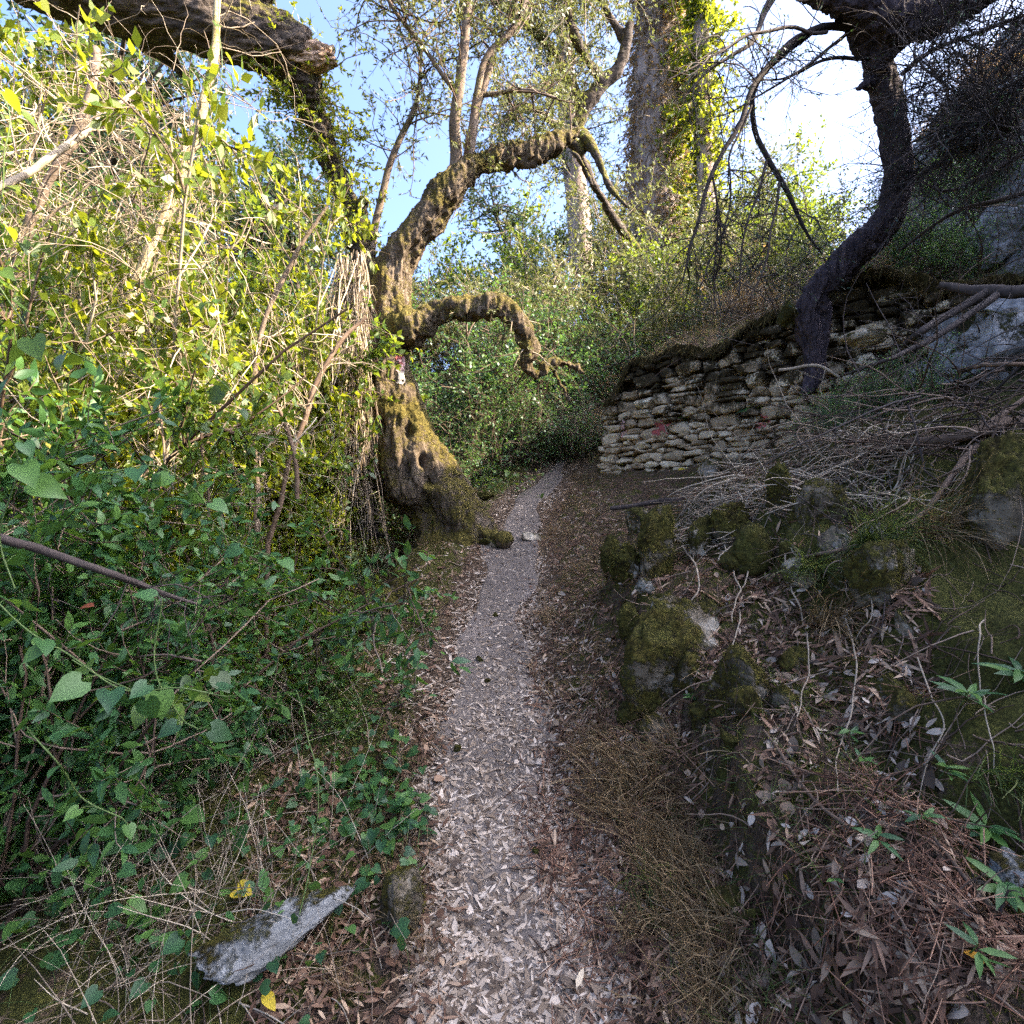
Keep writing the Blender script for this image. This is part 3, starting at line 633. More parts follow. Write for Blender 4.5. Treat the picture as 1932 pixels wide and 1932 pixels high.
jm = pix([(1480, -40, 5.3, 39), (1560, -14, 5.2, 52), (1640, 8, 5.15, 64), (1700, 40, 5.15, 77), (1770, 22, 5.1, 71), (1840, -16, 5.0, 66), (1960, -90, 4.8, 66), (2150, -220, 4.5, 59)])
jc = pix([(1655, 130, 5.45, 42), (1680, 80, 5.3, 49), (1715, 40, 5.15, 50)])
jk = pix([(1650, 150, 5.5, 22), (1632, 158, 5.45, 17), (1618, 168, 5.4, 7)])
fused('trunk', [jt, j2, jl, jm, jc, jk], M['bark_juniper'], jun, .013, .026, (), (20, 20, 1.5), 8)
droop = [[(1605, 50, 5.4, 14), (1540, 52, 5.3, 13), (1480, 92, 5.2, 12), (1425, 160, 5.1, 10), (1392, 240, 5.0, 9), (1340, 330, 4.95, 8), (1318, 420, 4.9, 6), (1300, 470, 4.9, 5), (1285, 530, 4.9, 3)],
         [(1540, 52, 5.3, 10), (1470, 110, 5.4, 11), (1424, 165, 5.4, 11), (1424, 240, 5.4, 10), (1448, 300, 5.4, 10), (1474, 340, 5.4, 10), (1500, 395, 5.4, 8), (1520, 440, 5.4, 6), (1550, 480, 5.4, 3)],
         [(1448, 300, 5.4, 6), (1430, 370, 5.35, 5), (1402, 450, 5.3, 4), (1395, 560, 5.3, 2)],
         [(1474, 342, 5.4, 6), (1462, 400, 5.4, 5), (1450, 470, 5.4, 4), (1430, 540, 5.4, 2)],
         [(1340, 330, 4.95, 5), (1355, 390, 4.9, 4), (1352, 460, 4.9, 3), (1345, 560, 4.9, 2)],
         [(1420, 200, 5.1, 5), (1380, 290, 5.0, 4), (1375, 400, 5.0, 3), (1330, 520, 5.0, 2)],
         [(1560, 60, 5.3, 7), (1440, 60, 5.0, 6), (1340, 110, 4.8, 4), (1260, 150, 4.7, 2)],
         [(1600, 60, 5.4, 7), (1500, 140, 5.2, 5), (1400, 200, 5.1, 3), (1330, 230, 5.0, 2)],
         [(1640, 110, 5.4, 8), (1560, 110, 5.3, 6), (1480, 150, 5.2, 4), (1420, 150, 5.1, 2)],
         [(1700, 140, 5.2, 9), (1760, 95, 5.0, 8), (1850, 60, 4.9, 6), (1960, 20, 4.8, 5)],
         [(1950, 60, 4.6, 10), (1890, 120, 4.7, 8), (1830, 200, 4.8, 6), (1790, 290, 4.9, 5), (1730, 330, 5.0, 3)],
         [(1950, 150, 4.4, 7), (1880, 180, 4.5, 6), (1800, 170, 4.7, 4), (1740, 130, 4.8, 3)],
         [(1960, 260, 4.3, 10), (1880, 240, 4.5, 8), (1800, 225, 4.7, 4)],
         [(1480, -40, 5.3, 20), (1440, 30, 5.2, 12), (1410, 90, 5.1, 8), (1340, 130, 5.0, 5), (1290, 190, 5.0, 3)]]
G = Geo(); DC = []
for s in droop:
    q = spline(pix(s), 30); q[:, :3] += .02*np.stack([vnoise(q[:, :3]*4, k) for k in (4, 5, 6)], 1); DC.append(q[:, :3]); G.add(*tubes(q[None, :, :3], q[None, :, 3], 7))
G.build('drooping_branches', M['twig_dark'], jun)
G = Geo(); P = np.stack([c[np.linspace(0, 29, 20).astype(int)] for c in DC]); blk, B, T = twiggery(P, None, 15, 7, .62, .3, rng, (0, 0, -.09), .1, wob=.13, r1=.006, r2=.0028)
for b in blk: G.add(*b, 0)
T2 = T[rng.random(len(T)) < .35]; G.add(*foliage(T2, 5, 'diamond', .04, .16, rng, spread=.5), 1)
kind(G.build('twigs', [M['twig_dark'], M['needle']], jun), 'stuff')
right = np.stack([c[np.linspace(0, 29, 20).astype(int)] for c in DC[9:13]])
G = Geo(); blk, B, T = twiggery(right, None, 70, 11, .9, .36, rng, (0, 0, -.02), .0, wob=.16, r1=.006, r2=.0026)
for b in blk: G.add(*b, 0)
G.add(*foliage(T[rng.random(len(T)) < .15], 3, 'diamond', .03, .2, rng, spread=.5), 1)
kind(G.build('twigs', [M['twig_dark'], M['needle']], jun), 'stuff')

# ------------------------------------------------------------------ shrubs: one of each kind, then copies
def make_shrub(name, label, cat, seed, h, spread, ns, nb, nt, nl, m_leaf, m_twig, Lf, ratio, kindname='diamond', group=None, up=.5, wob=.12, trop=(0, 0, .04), L1=.38, L2=.16, r0=.02, lo=.15, fl_spread=.9, loc=(0, 0, 0), lean=(0, 0, 0), droop=.15):
    r = np.random.default_rng(seed); o = thing(name, label, cat, (0, 0, 0), group)
    a = r.uniform(0, 2*np.pi, ns); rad = spread*np.sqrt(r.uniform(0, 1, ns))
    d = np.stack([np.cos(a)*rad, np.sin(a)*rad, np.full(ns, h)], 1)+np.array(lean)*h
    p = np.stack([np.cos(a), np.sin(a), 0*a], 1)*rad[:, None]*.12
    St = walk(p, d, h*r.uniform(.65, 1.08, ns), 10, wob, (0, 0, .02), r)
    G = Geo(); G.add(*tubes(St, np.linspace(r0, r0*.25, 10)[None]*r.uniform(.6, 1.2, (ns, 1)), 6))
    blk, B, T = twiggery(St, None, nb, nt, h*L1, h*L2, r, trop, lo, r1=r0*.4, r2=.0028)
    for b in blk: G.add(*b)
    G.build('stems', m_twig, o)
    G = Geo(); G.add(*foliage(T, nl, kindname, Lf, ratio, r, up=up, spread=fl_spread, droop=droop)); G.build('foliage', m_leaf, o)
    return o
used = {}
def place(proto, u, Y, sc, label, group=None, rz=None, dz=0., x=None):
    xx = (u-966)/F*Y if x is None else x
    loc = (xx, Y, hz(xx, Y)-.05+dz); rz = (u*.7+Y*2.3) % 6.28 if rz is None else rz
    if proto.name not in used:
        used[proto.name] = 1; proto.location = loc; proto.rotation_euler = (0, 0, rz); proto.scale = (sc, sc, sc) if np.isscalar(sc) else sc
        proto['label'] = label
        if group: proto['group'] = group
        return proto
    return dup(proto, loc, rz, sc, label, group)

lime = make_shrub('leafy_shrub', 'x', 'shrub', 21, 3.0, .6, 9, 15, 10, 14, M['leaf_lime'], M['twig'], .058, .29, 'diamond', L1=.19, L2=.10)
lime2 = make_shrub('privet_shrub', 'x', 'shrub', 22, 3.0, .7, 8, 15, 10, 17, M['leaf'], M['twig_brown'], .052, .28, 'diamond', L1=.2, L2=.10)
shade = make_shrub('thicket_shrub', 'x', 'shrub', 23, 2.6, 1.5, 11, 14, 8, 8, M['leaf_shade'], M['twig_brown'], .06, .3, 'diamond', L1=.34, L2=.16)
sunny = make_shrub('hillside_bush', 'x', 'bush', 24, 3.0, 1.7, 10, 13, 9, 10, M['leaf_olive'], M['twig'], .075, .22, 'diamond', L1=.34, L2=.15)
sunlime = make_shrub('hillside_bush', 'x', 'bush', 25, 3.0, 1.6, 10, 12, 8, 11, M['leaf'], M['twig'], .085, .26, 'diamond', L1=.34, L2=.15)
dry = make_shrub('dry_bush', 'x', 'bush', 26, 1.5, 1.1, 14, 10, 7, 5, M['leaf_dry'], M['twig'], .05, .28, 'diamond', L1=.4, L2=.2, r0=.012)
holm = make_shrub('holm_oak', 'x', 'tree', 27, 7.0, 2.6, 5, 26, 12, 12, M['leaf_dark'], M['twig_dark'], .11, .3, 'diamond', L1=.26, L2=.1, r0=.11, lo=.25)
glossy = make_shrub('broadleaf_shrub', 'x', 'shrub', 28, 2.3, 1.0, 9, 10, 7, 10, M['leaf_glossy'], M['twig_brown'], .07, .24, 'lance', L1=.34, L2=.14, r0=.012, droop=.3)

LG = 'shrubs of the sunlit thicket left of the path'
for pr, u, Y, sc, lb in [
    (lime, 500, 6.2, (1.1, 1.1, 1.7), 'tall lime green shrub standing left of the hanging dry vines'),
    (lime, 380, 5.3, (1.2, 1.2, 1.6), 'tall lime green shrub behind the slanting pale sapling'),
    (lime, 210, 4.4, (1.2, 1.2, 1.7), 'lime green shrub full of pale twigs around the pale sapling'),
    (lime2, 400, 4.3, (.8, .8, .95), 'fine leaved green shrub in the half shade below the lime shrubs'),
    (lime2, 60, 4.0, (1.2, 1.2, 1.7), 'fine leaved shrub with tangled bare twigs at the picture edge'),
    (lime2, 330, 6.6, (1.6, 1.6, 1.75), 'tall fine leaved shrub under the dark broken log'),
    (lime, 40, 5.6, (1.5, 1.5, 2.1), 'tall lime shrub behind the tangled bare twigs at the far left'),
    (lime2, 570, 8.4, (1.4, 1.4, 1.6), 'fine leaved shrub standing beyond the gully left of the olive'),
    (lime, 590, 7.2, (.8, .8, .75), 'low lime shrub on the gully bank behind the hanging vines')]:
    place(pr, u, Y, sc, lb, LG)
SG = 'shaded bushes of the thicket behind the olive arch'
for pr, u, Y, sc, lb in [
    (shade, 800, 10.6, 1.0, 'dark green bush directly right of the olive trunk under the arch'),
    (shade, 900, 11.6, 1.25, 'taller dark green bush filling the middle of the olive arch'),
    (shade, 1010, 11.4, 1.1, 'dark green bush behind the drooping end of the arching limb'),
    (shade, 1090, 12.0, 1.0, 'dark bush between the arching limb and the stone wall end'),
    (shade, 700, 11.5, 1.3, 'dark bush seen left of the olive trunk through the thicket'),
    (shade, 560, 9.6, 1.2, 'dark bush deep behind the lime shrubs on the left'),
    (shade, 420, 9.0, 1.4, 'dark bush deep behind the slanting sapling'),
    (shade, 200, 8.0, 1.7, 'dark tall bush deep behind the bare twig tangle'),
    (shade, 20, 7.5, 1.7, 'dark tall bush at the left picture edge behind the twigs'),
    (shade, 860, 9.2, .5, 'low dark bush at the foot of the arch thicket beside the trunk'),
    (shade, 960, 10.0, .5, 'low dark bush where the path bends behind the olive')]:
    place(pr, u, Y, sc, lb, SG)
BG = 'sunlit bushes on the slope behind the wall'
for pr, u, Y, sc, lb in [
    (sunlime, 1180, 14.5, 1.25, 'bright green bush on the slope above the wall end'),
    (sunny, 1060, 13.5, 1.2, 'olive grey bush above the arching limb'),
    (sunny, 960, 15.0, 1.3, 'olive grey bush seen in the gap of the olive fork'),
    (sunny, 1280, 12.6, .95, 'olive grey bush behind the middle of the stone wall'),
    (sunlime, 1370, 13.5, 1.0, 'bright green bush behind the drooping juniper branches'),
    (sunny, 1460, 12.0, 1.0, 'olive grey bush behind the upper end of the wall'),
    (sunlime, 1560, 14.5, 1.2, 'green bush on the slope left of the juniper trunk'),
    (sunny, 1130, 17.5, 1.6, 'tall olive grey bush at the foot of the ivy clad column'),
    (sunlime, 1020, 18.0, 1.7, 'tall bright green bush high on the far slope'),
    (sunny, 1330, 17.0, 1.5, 'tall olive grey bush right of the ivy clad column'),
    (sunlime, 1440, 18.0, 1.3, 'bright bush high on the slope under the drooping branches'),
    (sunny, 880, 16.5, 1.2, 'olive grey bush low behind the olive fork'),
    (sunny, 790, 17.0, 1.2, 'olive grey bush just right of the olive trunk far behind')]:
    place(pr, u, Y, sc, lb, BG)
for u, Y, sc, lb in [(1310, 11.2, .9, 'dry orange tinted bush on the terrace behind the wall'), (1200, 11.4, .8, 'dry bush at the low end of the wall'), (1400, 9.8, .8, 'dry straw coloured bush on top of the wall'), (1120, 10.6, .7, 'dry bush beside the path beyond the wall end')]:
    place(dry, u, Y, sc, lb, 'dry bushes around the wall')
for u, Y, sc, lb in [(330, 13, 1.0, 'dark tree behind the thicket under the broken log'), (90, 11, 1.1, 'dark tree at the top left corner behind the log'), (560, 16, .95, 'dark tree left of the bent dead stem'), (1010, 24, 1.0, 'dark tree far behind the olive fork')]:
    place(holm, u, Y, sc, lb, 'dark trees beyond the thicket')
FG = 'far trees closing the wooded slope'
for k, (u, Y, sc) in enumerate([(-350, 22, 1.5), (-100, 26, 1.5), (120, 24, 1.3), (320, 28, 1.3), (480, 25, 1.1), (640, 30, 1.1), (800, 34, .9), (930, 30, .8), (1120, 32, 1.0), (1250, 28, 1.0), (1400, 30, .7)]):
    place(holm, u, Y, sc, 'distant dark green tree on the slope seen only in gaps between nearer leaves', FG)
for u, Y, sc, lb, x in [(0, 2.75, 1.0, 'glossy green shrub leaning out over the gully towards the path', -2.0), (0, 2.1, .95, 'glossy broadleaf shrub closest on the left at chest height', -2.05), (0, 3.1, 1.1, 'glossy broadleaf shrub behind the heart leaved vines', -2.3), (0, 3.5, .9, 'glossy shrub deeper in the gully below the sapling', -2.35), (0, 2.5, 1.15, 'glossy broadleaf shrub at the left picture edge', -2.6)]:
    place(glossy, u+Y*100, Y, sc, lb, 'glossy shrubs in the shaded left corner', x=x)

# ------------------------------------------------------------------ background trees
rng = np.random.default_rng(31)
def trunk_tree(name, label, rows, m, relief, group, ivy=None, seed=1, sides=28):
    o = thing(name, label, 'tree', (0, 0, 0), group); q = spline(pix(rows), 160)
    Vt, Fq = tubes(q[None, :, :3], q[None, :, 3], sides); Vt = Vt+relief*np.stack([fbm(Vt*np.array([2.5, 2.5, .4])+k*9, 4, seed+k) for k in range(3)], 1)
    G = Geo(); G.add(Vt, Fq); G.build('trunk', m, o); return o, q, Vt
t1, q1, v1 = trunk_tree('ivy_clad_tree', 'tall thick trunk wrapped in brown dead ivy high behind the olive', [(1222, 620, 18, 100), (1238, 340, 18, 96), (1246, 100, 18, 92), (1252, -150, 18, 86), (1258, -420, 18, 70)], M['bark_grey'], .12, 'tall trunks behind the olive')
n = 5200; idx = rng.integers(0, len(v1), n); c = q1[np.clip(idx // 28, 0, 159), :3]; out_ = norm(v1[idx]-c)
P = walk(v1[idx]+out_*.02, out_*.6+np.array([0, 0, -.6])+rng.normal(size=(n, 3))*.5, rng.uniform(.2, .8, n), 5, .3, (0, 0, -.12), rng)
G = Geo(); G.add(*tubes(P, np.linspace(.012, .005, 5)[None]*np.ones((n, 1)), 3)); G.add(*foliage(P[:3500], 4, 'diamond', .12, .35, rng), 1)
kind(G.build('dead_ivy', [M['twig'], M['leaf_dry']], t1), 'stuff')
G = Geo(); sel = rng.choice(n, 2600); ok = (out_[sel][:, 0] > -.1) & (fbm(v1[idx[sel]]*.55, 2, 77) > .05); G.add(*foliage(P[sel[ok]], 9, 'diamond', .15, .36, rng)); kind(G.build('green_ivy', M['leaf_lime'], t1), 'stuff')
t2, q2, v2 = trunk_tree('conifer_tree', 'grey fibrous bare conifer trunk in the gap above the arching limb', [(1098, 520, 20, 46), (1090, 380, 20, 44), (1076, 250, 20, 38), (1066, 100, 20, 34), (1060, -200, 20, 24)], M['bark_grey'], .05, 'tall trunks behind the olive', seed=4, sides=18)
G = Geo(); blk, B, T = twiggery(q2[None, :, :3][:, ::8], None, 70, 12, 2.2, .7, rng, (0, 0, -.02), .3, r1=.03, r2=.01)
for b in blk: G.add(*b, 0)
G.add(*foliage(T, 10, 'diamond', .13, .15, rng), 1); G.build('crown', [M['twig_dark'], M['needle']], t2)
# ivy column right of the thick trunk
t3, q3, v3 = trunk_tree('ivy_clad_tree', 'slender trunk hidden under bright sunlit green ivy right of the brown one', [(1330, 620, 16.5, 34), (1330, 300, 16.5, 32), (1322, 60, 16.5, 28), (1330, -200, 16.5, 24)], M['bark_grey'], .05, 'tall trunks behind the olive', seed=7, sides=14)
n = 700; k = rng.integers(0, 160, n); P = walk(q3[k, :3], rdir(rng, n)*np.array([1, 1, .4]), rng.uniform(.5, 1.3, n)*(1+.6*np.sin(k*.2)), 6, .3, (0, 0, -.16), rng)
G = Geo(); G.add(*tubes(P, np.linspace(.014, .005, 6)[None]*np.ones((n, 1)), 3), 0); G.add(*foliage(P, 26, 'diamond', .13, .38, rng, lo=.2), 1); G.build('ivy', [M['twig'], M['leaf_lime']], t3)
# second olive on the slope, its crown in the top middle
o2 = thing('olive_tree', 'second olive tree on the slope with a drooping grey green crown in the top middle', 'tree')
ol = [[(1240, 700, 15.5, 14), (1225, 520, 15.2, 14), (1150, 400, 14, 14), (1095, 290, 12.6, 18), (1098, 210, 12.4, 28), (1130, 165, 12.3, 26), (1170, 120, 12.2, 22), (1190, 40, 12, 14)],
      [(1098, 250, 12.4, 20), (1125, 290, 12.0, 17), (1140, 335, 11.8, 15), (1165, 370, 11.7, 12), (1186, 392, 11.6, 6)], [(1100, 210, 12.4, 24), (1040, 90, 12, 18), (960, 20, 11.6, 14), (900, -40, 11.2, 10)],
      [(1140, 160, 12.3, 20), (1080, 60, 11.5, 16), (1060, -60, 11, 10)], [(1180, 80, 12.2, 16), (1120, -30, 12, 12), (1100, -150, 11.6, 8)], [(1098, 290, 12.4, 22), (1040, 230, 12, 16), (985, 200, 11.6, 10), (940, 240, 11.4, 6)], [(1078, 285, 11.6, 8), (1100, 310, 11.6, 8), (1118, 350, 11.6, 6)]]
fused('trunk', [pix(s) for s in ol], M['bark_log'], o2, .04, .03, (), (6, 6, 2), 9)
C2 = [spline(pix(s), 60)[:, :3] for s in ol[2:6]]
crown(o2, C2, M['leaf_olive'], M['twig'], rng, 46, 12, 10, 1.5, .5, .085, .2, trop=(0, 0, -.05), lo=.15)

# ------------------------------------------------------------------ thin trunks in the left thicket
rng = np.random.default_rng(41)
for rows, lb, m, nm in [([(150, 900, 4.5, 24), (190, 770, 4.5, 22), (240, 580, 4.5, 20), (300, 430, 4.5, 18), (340, 330, 4.5, 17), (382, 210, 4.5, 17), (402, 120, 4.5, 16), (410, 20, 4.5, 12), (415, -90, 4.5, 9)], 'pale straight sapling slanting up through the thicket to the log', 'bark_pale', 'sapling'),
    ([(-30, 760, 4.2, 24), (20, 560, 4.2, 20), (60, 420, 4.2, 18), (120, 290, 4.2, 18), (170, 190, 4.2, 16), (182, 90, 4.2, 14)], 'reddish pale sapling near the left picture edge', 'bark_smooth', 'sapling'),
    ([(64, 1420, 2.9, 22), (70, 1250, 2.9, 20), (72, 1120, 2.95, 18), (80, 940, 3.0, 14), (96, 780, 3.1, 10)], 'short pale stem standing in the shade of the left corner', 'bark_pale', 'sapling'),
    ([(-20, 365, 2.6, 14), (60, 320, 2.7, 13), (160, 250, 2.9, 11), (250, 170, 3.2, 7)], 'bare pale branch reaching up from the left picture edge', 'twig', 'bare_branch'),
    ([(-20, 1010, 1.7, 18), (80, 1040, 1.75, 16), (190, 1080, 1.8, 14), (290, 1120, 1.9, 10), (360, 1135, 1.95, 5)], 'dark dead branch sticking in from the left at knee height', 'twig_dark', 'bare_branch'),
    ([(500, 1040, 4.6, 10), (540, 900, 4.6, 10), (570, 800, 4.6, 10), (605, 715, 4.7, 9), (645, 640, 4.8, 8), (690, 600, 4.9, 5)], 'thin brown stem rising among the shrubs left of the hanging vines', 'twig_brown', 'sapling'),
    ([(560, 940, 4.0, 9), (556, 860, 4.0, 8), (535, 800, 4.0, 8), (520, 770, 4.0, 6)], 'forked dry stem at the gully edge below the lime shrubs', 'twig_brown', 'bare_branch'),
    ([(480, 900, 5.0, 12), (478, 720, 5.0, 12), (500, 600, 5.0, 9), (560, 480, 5.0, 8), (620, 390, 5.0, 5)], 'thin upright stem in the middle of the lime shrubs', 'bark_smooth', 'sapling'),
    ([(730, 900, 8.5, 26), (640, 720, 8.5, 34), (560, 650, 8.5, 30), (480, 600, 8.5, 20)], 'dark mossy limb crossing behind the hanging vines', 'bark_log', 'dead_limb')]:
    o = thing(nm, lb, nm.replace('_', ' ')); q = spline(pix(rows), 60); q[:, :3] += .02*np.stack([vnoise(q[:, :3]*3, k) for k in (4, 5, 6)], 1)
    if m == 'bark_pale' or nm == 'sapling': q[0, 2] = min(q[0, 2], hz(q[0, 0], q[0, 1])); q = q[q[:, 2] > -9]
    G = Geo(); Vt, Fq = tubes(q[None, :, :3], q[None, :, 3], 12); G.add(Vt+.22*np.repeat(q[:, 3], 12)[:, None]*np.stack([fbm(Vt*22, 2, k) for k in (1, 2, 3)], 1), Fq); G.build('stem', M[m], o)
    G = Geo(); P = q[None, ::4, :3]; sl = .16*q[0, 1]; blk, B, T = twiggery(P, None, 12, 4, sl, sl*.45, rng, (0, 0, -.03), .3, wob=.2, r1=.0014*q[0, 1], r2=.0007*q[0, 1])
    for b in blk: G.add(*b)
    kind(G.build('side_twigs', M['twig_dark' if 'dark' in lb else 'twig'], o), 'stuff')
# tangle of dry climbing stems over the thicket
def pixcloud(n, u0, u1, v0, v1, Y0, Y1):
    u = rng.uniform(u0, u1, n); v = rng.uniform(v0, v1, n); Y = rng.uniform(Y0, Y1, n)
    return np.stack([(u-966)/F*Y, Y, CZ-(v-966)/F*Y], 1)
p = np.concatenate([pixcloud(330, -60, 400, 120, 680, 3.2, 5.5), pixcloud(70, 150, 520, 300, 800, 3.8, 5.5), pixcloud(60, 250, 500, 700, 950, 3.6, 5)])
d = rdir(rng, len(p))*np.array([1, .6, 1])+np.array([.3, 0, -.1])
P = walk(p, d, rng.uniform(.35, 1.3, len(p)), 10, .2, (0, 0, -.07), rng); G = Geo(); G.add(*tubes(P, np.linspace(.0045, .0018, 10)[None]*rng.uniform(.5, 1.4, (len(p), 1)), 4))
p2, t_, _, _ = sample(P, 3, .1, .9, rng); P2 = walk(p2, t_+rdir(rng, len(p2))*.9, rng.uniform(.1, .5, len(p2)), 6, .22, (0, 0, -.08), rng); G.add(*tubes(P2, np.linspace(.0026, .001, 6)[None]*np.ones((len(p2), 1)), 3))
kind(G.build('dry_twigs', M['twig']), 'stuff')
# curtain of hanging dry vines beside the olive trunk
hv = thing('hanging_vines', 'curtain of dry straw coloured vines hanging along the left side of the olive trunk', 'vines')
n = 420; p = np.concatenate([pixcloud(300, 634, 690, 470, 640, 6.3, 6.6), pixcloud(120, 645, 682, 640, 800, 6.3, 6.5)]); G = Geo()
P = walk(p, np.tile([0, 0, -1.], (n, 1))+rng.normal(size=(n, 3))*.2, rng.uniform(.5, 2.0, n), 14, .09, (0, 0, -.3), rng); G.add(*tubes(P, np.linspace(.006, .0025, 14)[None]*rng.uniform(.5, 1.5, (n, 1)), 4))
p2, t_, _, _ = sample(P, 5, .1, 1, rng); P2 = walk(p2, t_+rdir(rng, len(p2))*.9, rng.uniform(.04, .16, len(p2)), 5, .3, (0, 0, -.3), rng); G.add(*tubes(P2, np.linspace(.003, .001, 5)[None]*np.ones((len(p2), 1)), 3))
kind(G.build('stems', M['twig'], hv), 'stuff'); G = Geo(); G.add(*foliage(P2[rng.random(len(P2)) < .4], 3, 'lance', .04, .24, rng)); G.build('leaves', M['leaf_lime'], hv)

# ------------------------------------------------------------------ heart-leaved climbing vines close on the left
rng = np.random.default_rng(51)
def vine(label, rows, leaf, gap, m, wr=.42, kindname='heart', r=.0022):
    o = thing('climbing_vine', label, 'vine', (0, 0, 0), 'heart leaved vines on the left'); q = spline([list(at(*x))+[r] for x in rows], 60); q[:, :3] += .015*np.stack([vnoise(q[:, :3]*7, k) for k in (4, 5, 6)], 1)
    L = np.linalg.norm(np.diff(q[:, :3], axis=0), axis=1).sum(); n = max(3, int(L/gap)); i = np.linspace(3, 59, n).astype(int)
    G = Geo(); G.add(*tubes(q[None, :, :3], q[None, :, 3], 5)); pd = rdir(rng, n)*np.array([1, 1, .6])+np.array([.2, -.2, .25])
    Pt = walk(q[i, :3], pd, leaf*.45, 4, .15, (0, 0, -.1), rng); G.add(*tubes(Pt, np.full((n, 4), r*.5), 3)); G.build('stem', M['vine_green'], o)
    d = norm(Pt[:, -1]-Pt[:, -2])+np.array([0, 0, -.55])+rdir(rng, n)*.4; l = leaf*rng.uniform(.55, 1.15, n)
    G = Geo(); G.add(*leaves(kindname, Pt[:, -1], d, norm(np.array([.0, -.35, .8])+rdir(rng, n)*.65), l, l*wr, rng, .22)); G.build('leaves', m, o)
for lb, rows, lf, gap, mm in [
    ('heart leaved vine hanging from the log in front of the blue sky', [(412, -30, 3), (418, 60, 3), (424, 120, 3), (410, 200, 3), (395, 270, 3), (398, 330, 3), (370, 410, 3), (400, 500, 3), (395, 590, 3)], .085, .13, 'leaf_lime'),
    ('heart leaved vine trailing over the shrubs in the middle left', [(330, 600, 2.8), (420, 570, 2.8), (400, 680, 2.7), (440, 760, 2.7), (400, 850, 2.6)], .08, .10, 'leaf'),
    ('vine with big light green heart leaves arching in the lower left', [(-20, 1120, 1.5), (60, 1190, 1.5), (150, 1250, 1.5), (240, 1300, 1.5), (330, 1300, 1.5), (420, 1310, 1.55)], .075, .055, 'leaf_glossy'),
    ('vine with big dark heart leaves dropping towards the gully', [(300, 1130, 1.6), (290, 1230, 1.6), (330, 1340, 1.6), (370, 1370, 1.62)], .075, .05, 'leaf_glossy'),
    ('vine with lime leaves along the left picture edge above the branch', [(-20, 480, 1.7), (40, 600, 1.7), (60, 640, 1.75), (110, 660, 1.8), (180, 690, 1.9)], .08, .06, 'leaf'),
    ('vine of large leaves climbing at the left edge of the shaded corner', [(-10, 740, 1.4), (20, 810, 1.45), (40, 900, 1.5), (0, 1010, 1.5), (30, 1110, 1.5)], .085, .055, 'leaf_glossy'),
    ('vine crossing the glossy shrub at the height of the dead branch', [(180, 900, 1.9), (300, 880, 2.0), (380, 930, 2.1), (420, 1000, 2.1), (520, 1050, 2.2)], .075, .07, 'leaf_glossy'),
    ('vine with yellowing leaves low in the lower left corner', [(60, 1370, 1.45), (120, 1430, 1.45), (160, 1500, 1.5), (230, 1540, 1.5)], .075, .06, 'leaf_glossy'),
    ('thin vine with small hearts over the flat grey stone', [(560, 1300, 2.2), (600, 1480, 2.0), (590, 1600, 1.95), (560, 1720, 1.85)], .04, .10, 'leaf_glossy'),
    ('vine with bright hearts reaching to the dark gully mouth', [(140, 1240, 1.7), (300, 1330, 1.7), (360, 1290, 1.75), (430, 1255, 1.8)], .07, .055, 'leaf'),
    ('leafy vine in the top left corner against the dark tree', [(-20, 140, 2.0), (20, 220, 2.0), (10, 300, 2.0), (-10, 420, 2.0)], .09, .08, 'leaf_lime')]:
    vine(lb, rows, lf, gap, M[mm])

# ------------------------------------------------------------------ rocks
_ico = {}
def ico(sub):
    if sub not in _ico:
        import bmesh
        bm = bmesh.new(); bmesh.ops.create_icosphere(bm, subdivisions=sub, radius=1)
        _ico[sub] = (np.array([v.co[:] for v in bm.verts]), np.array([[v.index for v in f.verts] for f in bm.faces])); bm.free()
    return _ico[sub]
def rock_geo(size, seed, cuts=9, rough=.16, sub=5, rz=0., tilt=0.):
    r = np.random.default_rng(seed); v, f = ico(sub); v = v.copy()
    for k in range(cuts):
        n = rdir(r, 1)[0]; d = r.uniform(.42, .8); h = v@n; v = np.where((h > d)[:, None], v-np.outer((h-d)*.92, n), v)
    o = r.uniform(0, 50, 3); v = v*(1+rough*fbm(v*1.6+o, 4, seed)+.10*np.abs(fbm(v*3.7+o, 4, seed+3)))[:, None]+.045*np.stack([fbm(v*6+o, 3, seed+k) for k in range(3)], 1)
    v = v*np.array(size); ct, st = math.cos(tilt), math.sin(tilt); v = np.stack([v[:, 0]*ct+v[:, 2]*st, v[:, 1], -v[:, 0]*st+v[:, 2]*ct], 1)
    c, s_ = math.cos(rz), math.sin(rz); v = np.stack([v[:, 0]*c-v[:, 1]*s_, v[:, 0]*s_+v[:, 1]*c, v[:, 2]], 1)
    return v, f
